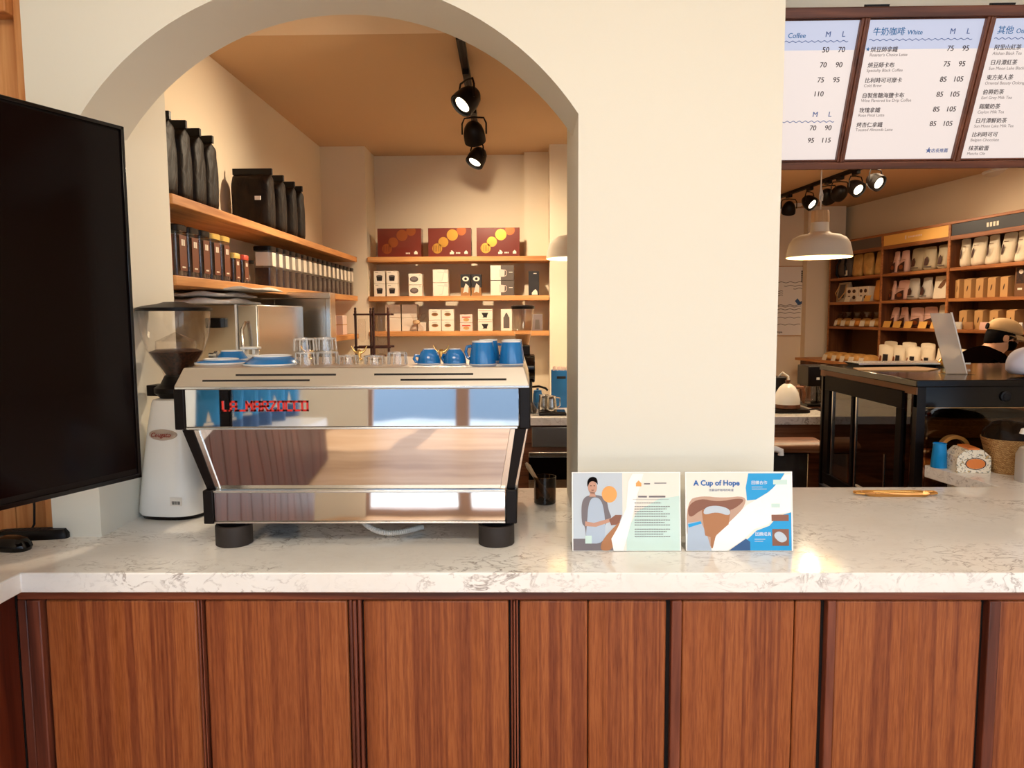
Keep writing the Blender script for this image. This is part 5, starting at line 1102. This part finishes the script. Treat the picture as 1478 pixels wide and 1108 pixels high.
obj('wave_lines', wl, 'carton_grey', ps, fix=False); obj('bird_mark', MB().add([(.50, -.0046, ph*.50), (.54, -.0046, ph*.44), (.58, -.0046, ph*.46), (.60, -.0046, ph*.51), (.56, -.0046, ph*.49), (.53, -.0046, ph*.54)], [tuple(range(6))]), 'art_navy', ps, fix=False)
tx = MB().text('Cup of Hope', .034, T(.185, -.0048, .03) @ XZ, bold=.0006); obj('lettering', tx, 'ink_black', ps, fix=False); tx = MB()
for k in range(6): tx.box(.565, .58, -.006, -.004, ph-.05-.022*k-.016, ph-.05-.022*k)
obj('side_marks', tx, 'ink_black', ps)
# track with six heads, detector, ceiling lamp
r0, r1 = atz(1122, 283, 2.75), atz(1232, 243, 2.75)
rail(r0, r1+(r1-r0)*.6, 'black ceiling track rail of the product room below the menu board')
g = 'track spotlights of the product room'
for px_, aim, lit, pw_, lab in ((1139, (.1, .5, -.8), False, 0, 'black track spotlight at the far end of the product room rail, face hidden'), (1169, (.5, -.6, -.6), True, 40, 'lit track spotlight second from the far end, above the pendant cord'), (1196, (.6, .6, -.7), False, 0, 'dark boxy track spotlight right of the pendant cord'), (1213, (.0, 1, -.25), False, 0, 'black track spotlight seen from behind, left of the two bright ones'), (1236, (.35, -.75, -.6), True, 46, 'lit track spotlight with bright face, left of the last one'), (1265, (.42, -.75, -.5), True, 46, 'lit track spotlight nearest the shop on the product room rail')):
    dxy = r1-r0; f_ = 0
    best = min(range(0, 400), key=lambda k: abs((lambda v_: CX+FPX*v_.x/-v_.z)(CAMM.transposed() @ (r0+dxy*(k/200.)-Vector((0, 0, EYE))))-px_)); q_ = r0+dxy*(best/200.)
    spot((q_.x, q_.y, 2.72), aim, lab, g, lit, pw_, 1.6, .7, .066)
q_ = atz(1151, 294, 2.75); solo('smoke_detector', MB().at(T(0, 0, 0)).lathe([(.05, 0), (.05, -.02), (.035, -.032), (0, -.034)], 24), 'white_plastic', 'small white round detector on the ceiling behind the pendant lamp', 'detector', (q_.x, min(q_.y, 8.5), 2.75))
q_ = atz(1452, 249, 2.75); cl = thing('ceiling_lamp', 'white dome ceiling lamp cut by the menu board frame', 'ceiling lamp', (q_.x, q_.y-.1, 2.75))
obj('dome', MB().lathe([(.22, 0), (.21, -.03), (.16, -.065), (.08, -.085), (0, -.09)], 40), 'lamp_shade', cl); obj('base', MB().lathe([(.23, 0), (.23, -.012), (.215, -.02)], 40), 'white_plastic', cl)
# ================================================================== KETTLE AREA ON THE BACK BAR
p = atz(1147, 592, CZ); KX, KY = X_(1147, 570, 4.62), 4.75
t = thing('electric_kettle', 'white domed electric kettle with wooden base ring and handle on the back bar', 'kettle', (KX, KY, CZ+.0232))
kz = .0; hk = Z_(1147, 553, KY)-CZ-.022
obj('body', MB().lathe([(.078, .026), (.080, .032), (.078, .06), (.068, .10), (.05, .132), (.03, .150), (.02, .155), (0, .156)], 40), 'white_enamel', t)
obj('base_ring', MB().lathe([(.075, 0), (.080, .004), (.080, .026), (.076, .028)], 40), 'walnut', t); obj('lid_knob', MB().lathe([(.016, .154), (.012, .162), (.016, .175), (.016, .178), (0, .18)], 20), 'walnut', t)
obj('handle', MB().tube([(.05, -.01, .135), (.09, -.012, .13), (.102, -.014, .09), (.096, -.014, .045), (.10, -.014, .03)], [.011, .012, .012, .010, .006], 10), 'walnut', t); obj('spout', MB().tube([(-.07, 0, .05), (-.10, -.01, .06), (-.105, -.012, .11), (-.115, -.014, .15), (-.135, -.015, .155)], [.009, .007, .006, .005, .005]), 'white_enamel', t)
t2 = thing('kettle_base', 'flat black electric base under the white kettle', 'kettle base', (KX, KY, CZ+.0007)); obj('plate', MB().rings([rring(.125, .095, 0, 5), rring(.128, .098, .006, 5), rring(.12, .09, .022, 5)]), 'black_plastic', t2)
obj('cord', MB().tube([(.12, -.02, .012), (.16, -.10, .03), (.175, -.17, .012), (.178, -.225, .012), (.180, -.243, .008), (.183, -.252, -.02), (.183, -.252, -.10), (.16, -.255, -.16), (.17, -.256, -.24)], .005), 'black_plastic', t2)
t = thing('water_dispenser', 'black brewing machine with clear carafe behind the white kettle', 'coffee maker', (X_(1181, 550, 5.0), 5.08, CZ))
hx = Z_(1180, 528, 5.0)-CZ; obj('head', MB().box(-.075, .075, -.10, .10, hx-.135, hx), 'black_plastic', t, bev=.006); obj('column', MB().box(.02, .075, .0, .10, .02, hx-.135), 'black_plastic', t, bev=.004); obj('foot', MB().box(-.075, .075, -.10, .10, 0, .02), 'black_plastic', t, bev=.004)
obj('carafe', MB().lathe([(.05, .021), (.055, .03), (.055, .10), (.035, .15), (.04, .17)], 28, -.015, -.03, capt=False), 'clear', t); obj('switch', MB().box(-.02, .0, -.103, -.10, hx-.09, hx-.075), 'paper', t)
t = thing('dark_canister', 'dark cylinder canister left of the white kettle beside the pillar', 'canister', (X_(1121, 560, 5.0), 5.0, CZ)); obj('body', MB().lathe([(.06, 0), (.062, .004), (.062, .2), (.055, .205), (0, .206)], 28), 'black_plastic', t)
obj('tubing', MB().tube([(.0, -.02, .2), (.02, -.05, .235), (.055, -.06, .21), (.062, -.062, .12), (.07, -.066, .06)], .006), 'white_plastic', t)
# stainless bin under the bar and white tap thing
t = thing('steel_bin', 'stainless steel bin with curved top under the kettle worktop', 'bin', (X_(1133, 660, 4.3), 4.40, 0))
obj('body', MB().box(-.13, .13, -.12, .12, .001, .76), 'brushed', t, bev=.01); obj('lid', MB().at(T(0, 0, .80)).rings([[(-.15+.31*k, -.13+.26*0+.13*cos(a_)+.0, .04*sin(a_)) for a_ in [2*pi*i/20 for i in range(20)]] for k in (0, 1)]), 'walnut', t)
obj('rim', MB().box(-.132, .135, -.122, .122, .745, .765), 'black_plastic', t)
q_ = at(1116, 655, 3.4); t = thing('white_tap', 'white plastic spray arm peeping out beside the pillar above the worktop', 'tap', (q_.x, 3.4, 0)); obj('arm', MB().tube([(-.10, 0, .01), (-.10, 0, .85), (-.06, 0, .93), (.01, 0, .935), (.035, 0, .925), (.035, 0, .905)], .014, 12), 'white_plastic', t)
# ================================================================== DISPLAY FRIDGE
FX = 1.62; fy0, fy1 = 3.10, 4.10; zt = 1.275
df = thing('display_fridge', 'black framed glass display fridge standing behind the counter on the right', 'display fridge', (FX, fy0, 0)); FW = 1.9
def F_(): return MB().at(T(0, 0, 0))
obj('base', F_().box(.0, FW, .0, fy1-fy0, .001, .62), 'black_plastic', df, bev=.004)
obj('top', F_().box(-.01, FW, -.01, fy1-fy0+.01, zt-.03, zt), 'black_gloss', df, bev=.004)
obj('upper_body', F_().box(.0, FW, .002, .03, zt-.115, zt-.03), 'black_gloss', df)
obj('corner_post', F_().box(0, .035, 0, .04, .62, zt-.03), 'black_plastic', df); obj('corner_post', F_().box(0, .02, fy1-fy0-.02, fy1-fy0, .62, zt-.03), 'black_plastic', df)
obj('corner_post', F_().box(FW-.04, FW, 0, .04, .62, zt-.03), 'black_plastic', df)
obj('back_wall', F_().box(FW-.05, FW-.03, .03, fy1-fy0, .62, zt-.03), 'black_gloss', df)
# end glass facing the shop front
obj('end_glass', F_().box(.05, FW-.04, .008, .014, .64, zt-.115), 'clear_tint', df); obj('glass_edge', F_().box(.044, .050, .004, .016, .64, zt-.115).box(.044, FW-.04, .004, .016, zt-.117, zt-.113), 'acrylic', df)
# side with sliding doors, facing the bar
dy0, dy1 = atz(1306, 600, 1.0), None
ya = FX*FPX/(1306-758.); yb2 = FX*FPX/(1194-758.)
ya -= fy0; yb2 -= fy0; ztd = zt-.035-.02
fr_ = F_().box(-.016, .0, ya, yb2, ztd-.075, ztd).box(-.016, 0, ya, yb2, .64, .70).box(-.016, 0, ya, ya+.05, .70, ztd-.075).box(-.016, 0, yb2-.06, yb2, .70, ztd-.075).box(-.016, 0, (ya+yb2)/2+.06, (ya+yb2)/2+.085, .70, ztd-.075)
obj('door_frame', fr_, 'black_matte', df, bev=.002)
ym_ = (ya+yb2)/2+.07
d1 = obj('sliding_door', F_().box(-.010, -.006, ya+.05, ym_, .70, ztd-.075), 'smoke_glass', df); d2 = obj('sliding_door', F_().box(-.005, -.001, ym_, yb2-.06, .70, ztd-.075), 'smoke_glass', df)
obj('door_stile', F_().box(-.014, -.004, ym_-.045, ym_-.035, .70, ztd-.075), 'steel', d1); obj('door_stile', F_().box(-.013, -.004, yb2-.10, yb2-.092, .70, ztd-.075), 'steel', d2)
obj('door_stile', F_().box(-.013, -.004, ya+.14, ya+.15, .71, ztd-.30), 'steel', d1); obj('door_rail', F_().box(-.014, -.010, ya+.06, ym_-.06, .712, .722), 'white_plastic', d1)
obj('side_glass', F_().box(-.004, -.001, .04, ya, .62, zt-.03), 'smoke_glass', df); obj('top_rail', F_().box(-.006, .0, .0, fy1-fy0, zt-.062, zt-.03), 'kraft_dark', df)  # upper strip is glass, the tan it reflects put into its colour
obj('lamp_strip', F_().box(.08, FW-.12, .06, .085, zt-.125, zt-.115), 'lamp_inner', df)
for z in (.80, .98): obj('inner_shelf', F_().box(.06, FW-.1, .05, fy1-fy0-.05, z, z+.008), 'clear_tint', df); obj('shelf_rail', F_().box(.05, .06, .05, fy1-fy0-.05, z, z+.012), 'steel', df)
obj('lock', F_().at(T(.36, .001, zt-.07) @ RX(pi/2)).lathe([(.022, 0), (.022, .006), (.014, .008), (.014, .012), (0, .012)], 24), 'black_plastic', df)
# things seen through the end glass
t = thing('bread_basket', 'long woven basket of wrapped bread on the display fridge shelf', 'basket', (FX+.45, fy0+.35, .989)); obj('tray', MB().taper(-.26, .26, -.1, .1, 0, -.3, .3, -.13, .13, .09), 'basket', t, bev=.006); obj('bread', MB().rings([rring(.24, .09, .085, 3), rring(.2, .08, .115, 3), rring(.1, .04, .13, 3)]), 'bag_black', t)
# things on the fridge top
q_ = at(1264, 532, 3.85); solo('kraft_sheet', MB().plate([(-.19, -.10), (.11, -.16), (.22, -.05), (.20, .12), (-.15, .05)], 0, .004), 'kraft', 'sheet of brown kraft paper lying on the display fridge top', 'paper', (q_.x, 3.72, zt))
t = thing('serving_tray', 'shallow steel tray behind the kraft paper on the display fridge', 'tray', (1.98, 3.95, zt)); obj('tray', MB().taper(-.24, .24, -.1, .1, 0, -.26, .26, -.12, .12, .018), 'steel', t, bev=.003); obj('handle', MB().box(-.28, .28, -.124, -.118, .014, .022), 'steel_edge', t)
a0_, a1_ = at(1352, 452, 3.42), at(1393, 545, 3.42)
st = thing('acrylic_sign_stand', 'tall clear acrylic sign stand leaning back on the display fridge top', 'sign stand', ((at(1380, 545, 3.40)).x, 3.40, zt)); hs = a0_.z-zt
wst = .105
obj('pane', MB().add([(-.045, -.0, 0), (.045, -.0, 0), (.02, .10, hs), (-.075, .10, hs), (-.045, .004, 0), (.045, .004, 0), (.02, .104, hs), (-.075, .104, hs)], [(0, 1, 2, 3), (7, 6, 5, 4), (0, 4, 5, 1), (1, 5, 6, 2), (2, 6, 7, 3), (3, 7, 4, 0)]), 'acrylic_grey', st)
obj('pane_edge', MB().add([(.045, -.002, 0), (.050, -.002, 0), (.026, .10, hs+.004), (.02, .10, hs+.004), (.045, .006, 0), (.050, .006, 0), (.026, .108, hs+.004), (.02, .108, hs+.004)], [(0, 1, 2, 3), (7, 6, 5, 4), (0, 4, 5, 1), (1, 5, 6, 2), (2, 6, 7, 3), (3, 7, 4, 0)]), 'white_plastic', st)
obj('foot', MB().box(-.06, .055, -.05, .05, 0, .004), 'acrylic', st)
t = thing('brass_bell', 'small gold bell like jar beside the acrylic sign stand', 'bell', (X_(1352, 532, 3.9), 3.84, zt)); obj('body', MB().lathe([(.026, 0), (.028, .004), (.026, .03), (.012, .045), (.01, .06), (.014, .064), (0, .068)], 24), 'brass', t); obj('base', MB().lathe([(.034, 0), (.034, .004), (.02, .005)], 24), 'dark_grey', t)
q_ = at(1482, 530, 3.25)
rp = MB().rings([rring(.10, .085, 0, 2.1, 40), rring(.10, .085, .05, 2.1, 40), rring(.092, .078, .085, 2.1, 40), rring(.07, .06, .112, 2.1, 40), rring(.035, .03, .126, 2.1, 40), rring(.004, .004, .129, 2.1, 40)])
solo('paper_cover', rp, 'lavender_paper', 'rounded pale lavender paper cover at the right edge before the person', 'cover', (q_.x+.02, 3.25, zt), sub=1)
# ================================================================== THINGS ON THE SHORT COUNTER LEG
def on(px, py): return atz(px, py, .93)
t = thing('blue_cup', 'bright blue plastic beaker at the left end beside the patterned cake box', 'cup', (1.668, 3.005, .93)); obj('wall', MB().lathe([(.030, 0), (.031, .002), (.024, .095), (.022, .095), (.028, .004)], 32), 'blue_cup', t); obj('rim', MB().lathe([(.0245, .093), (.026, .095), (.0245, .098)], 32, capb=False, capt=False), 'blue_cup', t)
q_ = on(1398, 672); t = thing('cake_box', 'small floral gable box with an orange oval label on the counter', 'box', (X_(1400, 660, 2.93), 2.945, .93), RAD(-7)); wb, dbx, hb_ = .062, .055, .062
gb = MB().prism([(-wb, 0), (wb, 0), (wb, hb_), (.032, hb_+.028), (-.032, hb_+.028), (-wb, hb_)], -dbx, dbx); obj('carton', gb, 'floral', t, bev=.001)
obj('oval_label', MB().add([(.006+.034*cos(a_), -dbx-.0008, .036+.020*sin(a_)) for a_ in [2*pi*i/28 for i in range(28)]], [tuple(range(28))]), 'orange_ink', t, fix=False); obj('label_edge', MB().at(T(.006, -dbx-.0005, .036)).rings([[(k*.038*cos(a_), 0, k*.0235*sin(a_)) for a_ in [2*pi*i/28 for i in range(28)]] for k in (1, .9)], True, False), 'ink_brown', t, fix=False)
obj('handle', MB().box(-.02, .02, -dbx*.9, dbx*.9, hb_+.028, hb_+.034), 'orange_ink', t)
q_ = on(1356, 668); t = thing('clear_box', 'clear plastic box behind the floral cake box', 'box', (X_(1366, 660, 3.0)+.022, 3.0, .93)); obj('shell', MB().box(-.035, .005, -.005, .03, 0, .075), 'clear_bag', t, bev=.008)
q_ = on(1382, 650); t = thing('tape_roll', 'roll of yellow brown packing tape standing behind the cake box', 'tape', (q_.x-.06, 3.046, .93)); t.location.x = X_(1378, 640, 3.04); obj('ring', MB().at(T(0, 0, .062) @ RX(pi/2)).rings([[(r_*cos(a_), r_*sin(a_), z_) for a_ in [2*pi*i/40 for i in range(40)]] for r_, z_ in ((.062, -.014), (.062, .014), (.048, .014), (.048, -.014), (.062, -.014))], True, False), 'gold_tray', t)
q_ = on(1450, 675); t = thing('woven_basket', 'woven straw basket full of wrapped bread on the counter leg', 'basket', (X_(1480, 660, 2.88), 2.905, .93), RAD(-12))
obj('weave', MB().rings([rring(.105, .07, 0, 3.2, 36), rring(.113, .078, .03, 3.2, 36), rring(.124, .088, .085, 3.2, 36), rring(.136, .098, .135, 3.2, 36), rring(.130, .092, .135, 3.2, 36), rring(.12, .08, .06, 3.2, 36)]), 'basket', t)
obj('wrapped_bread', MB().rings([rring(.125, .088, .09, 2.6, 36), rring(.132, .092, .125, 2.4, 36), [(x-.02+.012*sin(9*x*20), y, z+.018*sin(x*60)+.014*cos(y*70)) for x, y, z in rring(.115, .08, .16, 2.4, 36)], [(x-.04, y, z+.010*sin(x*90)) for x, y, z in rring(.07, .05, .19, 2.2, 36)], [(x-.05, y, z) for x, y, z in rring(.02, .015, .2, 2, 36)]]), 'bag_black', t, sub=1)
q_ = on(1478, 690); t = thing('spray_bottle', 'translucent spray bottle with white head and red collar at the right edge', 'bottle', (X_(1490, 690, 2.74), 2.74, .93))
obj('body', MB().rings([rring(.052, .035, 0, 4), rring(.054, .036, .01, 4), rring(.054, .036, .10, 4), rring(.045, .03, .125, 3), rring(.018, .018, .138, 2)]), 'spray_body', t); obj('collar', MB().lathe([(.02, .138), (.02, .155), (.016, .16)], 24), 'red_lid', t)
obj('head', MB().rings([rring(.016, .014, .158, 3), rring(.018, .015, .17, 3), [(x-.012, y, z) for x, y, z in rring(.042, .016, .178, 3)], [(x-.008, y, z) for x, y, z in rring(.04, .015, .195, 3)], [(x, y, z) for x, y, z in rring(.02, .012, .203, 3)]]), 'white_plastic', t); lb_ = obj('label', MB().box(-.04, .044, -.0375, -.0365, .03, .095), 'paper', t); obj('label_lines', MB().box(-.034, .04, -.0385, -.0375, .036, .039).box(-.034, .0, -.0385, -.0375, .06, .084), 'red_lid', lb_)
# gold tray with tongs on the worktop
q_ = on(1296, 716); t = thing('gold_tray', 'long gold coin tray lying on the right end of the marble worktop', 'tray', (q_.x, q_.y+.02, .93), RAD(-1))
w2, d2_ = .112, .034
obj('tray', MB().rings([rring(w2*.9, d2_*.85, 0, 6, 40), rring(w2, d2_, .009, 6, 40), rring(w2*.985, d2_*.96, .009, 6, 40), rring(w2*.9, d2_*.84, .003, 6, 40)]), 'gold_tray', t)
for s_ in (-1, 1): obj('lug', MB().tube([(s_*w2*.97, -.018, .008), (s_*(w2+.022), -.012, .009), (s_*(w2+.026), 0, .009), (s_*(w2+.022), .012, .009), (s_*w2*.97, .018, .008)], .004), 'gold_tray', t)
t = thing('serving_tongs', 'thin brass tongs lying in the gold tray', 'tongs', (q_.x, q_.y+.02, .934), RAD(-3)); obj('arm', MB().tube([(-.07, -.012, .004), (.0, -.010, .008), (.09, -.004, .006)], .0022), 'brass', t); obj('arm', MB().tube([(-.07, .008, .004), (.0, .006, .008), (.09, -.002, .006)], .0022), 'brass', t)

# ================================================================== PERSON BEHIND THE FRIDGE
PY = 4.95; hp = at(1446, 489, PY)
pe = thing('person', 'person in tan cap, black mask and black shirt bending behind the display fridge', 'person', (hp.x-.20, PY, 0), 0)
def skin(name, verts, edges, rad, mat, parent, root=0, sub=2):
    me = bpy.data.meshes.new(name); me.from_pydata(verts, edges, []); o = bpy.data.objects.new(name, me); COL.objects.link(o)
    m_ = o.modifiers.new('skin', 'SKIN'); s_ = o.modifiers.new('soft', 'SUBSURF'); s_.levels = sub; s_.render_levels = sub
    for k, d in enumerate(me.skin_vertices[0].data): d.radius = rad[k] if isinstance(rad[k], tuple) else (rad[k], rad[k]); d.use_root = (k == root)
    bpy.context.view_layer.update(); dg = bpy.context.evaluated_depsgraph_get(); m2 = bpy.data.meshes.new_from_object(o.evaluated_get(dg)); bpy.data.objects.remove(o)
    m2.name = name; m2.materials.clear(); m2.materials.append(M[mat]); m2.polygons.foreach_set('use_smooth', [True]*len(m2.polygons)); o = bpy.data.objects.new(name, m2); COL.objects.link(o); o.parent = parent; return o
hz0 = hp.z                                            # head centre height; the person faces +x and leans forward
V = [(-.04, 0, .86), (.02, .0, 1.0), (.10, 0, hz0-.24), (.075, 0, hz0-.115), (.135, 0, hz0-.075), (.185, 0, hz0-.02), (.20, 0, hz0+.045),
     (.08, .17, hz0-.17), (.14, .25, hz0-.40), (.32, .20, hz0-.50), (.40, .17, hz0-.50), (.08, -.17, hz0-.17), (.14, -.25, hz0-.40), (.32, -.20, hz0-.50), (.40, -.17, hz0-.50),
     (-.04, .10, .80), (.01, .11, .46), (-.03, .11, .08), (.12, .12, .04), (-.04, -.10, .80), (.01, -.11, .46), (-.03, -.11, .08), (.12, -.12, .04), (.235, 0, hz0-.055)]
Ed = [(0, 1), (1, 2), (2, 3), (3, 4), (4, 5), (5, 6), (3, 7), (7, 8), (8, 9), (9, 10), (3, 11), (11, 12), (12, 13), (13, 14), (0, 15), (15, 16), (16, 17), (17, 18), (0, 19), (19, 20), (20, 21), (21, 22), (5, 23)]
Rd = [.12, .11, .10, .07, .052, .078, .082, .035, .036, .034, .028, .035, .036, .034, .028, .08, .06, .042, .04, .08, .06, .042, .04, .040]
skin('body', V, Ed, Rd, 'skin', pe)
skin('shirt', [V[i] for i in (0, 1, 2, 3, 7, 8, 11, 12)]+[(.115, 0, hz0-.10)], [(0, 1), (1, 2), (2, 3), (3, 4), (4, 5), (3, 6), (6, 7), (3, 8)], [.15, .15, .175, .125, .095, .07, .095, .07, .070], 'shirt_black', pe)
skin('trousers', [V[i] for i in (0, 15, 16, 17, 19, 20, 21)], [(0, 1), (1, 2), (2, 3), (0, 4), (4, 5), (5, 6)], [.145, .10, .075, .058, .10, .075, .058], 'trouser', pe)
for s_ in (-1, 1):
    o_ = V[10] if s_ == 1 else V[14]; hv = [o_, (o_[0]+.06, o_[1]-s_*.005, o_[2]-.005)]; he = [(0, 1)]; hr_ = [.026, (.036, .016)]
    for k in range(4):
        b0 = len(hv); yo = o_[1]-s_*(.025-.018*k); ln_ = (.062, .074, .07, .054)[k]
        hv += [(o_[0]+.09, yo, o_[2]-.008), (o_[0]+.09+ln_*.6, yo, o_[2]-.02), (o_[0]+.09+ln_, yo, o_[2]-.045)]; he += [(1, b0), (b0, b0+1), (b0+1, b0+2)]; hr_ += [.010, .009, .008]
    b0 = len(hv); hv += [(o_[0]+.05, o_[1]-s_*.04, o_[2]-.012), (o_[0]+.08, o_[1]-s_*.058, o_[2]-.03)]; he += [(1, b0), (b0, b0+1)]; hr_ += [.011, .009]
    skin('hand', hv, he, hr_, 'skin', pe, 0, 1)
HC = Vector((.205, 0, hz0+.02)); HM = Matrix.Translation(HC) @ RY(RAD(12)) @ RZ(RAD(-14))
def hx(): return MB().at(HM)
obj('nose', hx().rings([[(.080+.0*k, .010*cos(a_), -.02+.012*sin(a_)) for a_ in [2*pi*i/10 for i in range(10)]] for k in (0,)]+[[(.100, .005*cos(a_), -.028+.006*sin(a_)) for a_ in [2*pi*i/10 for i in range(10)]]]), 'skin', pe, sub=1)
obj('face_mask', hx().rings([rring(.026, .045, -.088, 2.2, 28, .050), rring(.040, .058, -.065, 2.2, 28, .050), rring(.046, .064, -.040, 2.2, 28, .046), rring(.042, .062, -.022, 2.2, 28, .042)]), 'mask_black', pe, sub=1)
obj('hair', hx().rings([rring(.04, .055, -.085, 2.2, 28, -.055), rring(.058, .074, -.05, 2.2, 28, -.040), rring(.078, .086, -.01, 2.2, 28, -.022), rring(.090, .089, .03, 2.2, 28, -.008), rring(.07, .06, .06, 2.2, 28, 0)]), 'hair', pe, sub=1)
cp = obj('cap', hx().rings([rring(.104, .094, .012, 2.2, 32, .004), rring(.106, .095, .04, 2.2, 32, .004), rring(.096, .086, .078, 2.2, 32, 0), rring(.066, .06, .104, 2.2, 32, -.004), rring(.02, .02, .116, 2.2, 32, -.004)]), 'cap_tan', pe, sub=1)
bm_ = []
for k, (r0_, z_) in enumerate(((.095, .016), (.135, .010), (.168, -.006))):
    bm_.append([(.02+r0_*cos(a_)*(1 if k else .95), .078*sin(a_)*(1.0-.06*k), z_) for a_ in [RAD(-75+150*i/16) for i in range(17)]])
bt_ = [[(x, y, z-.006) for x, y, z in r] for r in bm_]
bi = hx(); bi.rings(bm_, False, False); bi.rings(bt_[::-1], False, False); bi.rings([bm_[2], bt_[2]], False, False); obj('cap_brim', bi, 'cap_tan', cp)
obj('cap_opening', hx().rings([[(-.098-.008*k_, .026*cos(a_), .045+.020*sin(a_)) for a_ in [2*pi*i/18 for i in range(18)]] for k_ in (0, 1)]), 'hair', cp)
for s_ in (-1, 1):
    obj('ear', hx().at(HM @ T(-.005, s_*.086, -.02)).rings([rring(.012, .005, -.026, 2, 12), rring(.02, .008, 0, 2, 12), rring(.014, .006, .024, 2, 12)]), 'skin', pe, sub=1)
    obj('eye', hx().at(HM @ T(.084, s_*.030, -.004)).lathe([(.004, -.004), (.009, 0), (.004, .004)], 12), 'ink_black', pe)
gls = hx()
for s_ in (-1, 1):
    gls.tube([(.098, s_*(.034)+.022*cos(a_), -.004+.017*sin(a_)) for a_ in [2*pi*i/16 for i in range(17)]], .0018, 6); gls.tube([(.098, s_*.056, .0), (.02, s_*.086, .002), (-.01, s_*.090, -.004)], .0018, 6)
obj('glasses', gls, 'steel', pe)
# ================================================================== BAGS ON THE LEFT RETURN, SEEN MIRRORED IN THE MACHINE
bag0 = None
for k, (x, y) in enumerate(((-1.60, .22), (-1.56, .06), (-1.53, -.11), (-1.50, -.29), (-1.47, -.48), (-1.43, -.68))):
    lab = ORD[k]+' pale blue coffee bag mirrored in the machine, counted from the left end'
    if bag0 is None:
        bag0 = thing('coffee_bag', lab, 'coffee bag', (x, y, .93), RAD(150), 'blue coffee bags mirrored in the machine')
        obj('pouch', pouch(.07, .04, .29), 'bag_blue', bag0, sub=1)
        obj('dark_foot', MB().rings([rring(.0705, .0415, .001, 2.6), rring(.0715, .0435, .03, 2.6), rring(.0715, .0425, .085, 2.5)], True, False), 'art_navy', bag0)
        obj('boat_print', MB().add([(-.03, -.046, .085), (.03, -.046, .085), (.022, -.047, .10), (-.024, -.047, .10)], [(0, 1, 2, 3)]).add([(-.016, -.046, .104), (.012, -.046, .104), (.0, -.043, .16)], [(0, 1, 2)]), 'art_cream', bag0, fix=False)
    else: dup(bag0, (x, y, .93), RAD(150), lab)
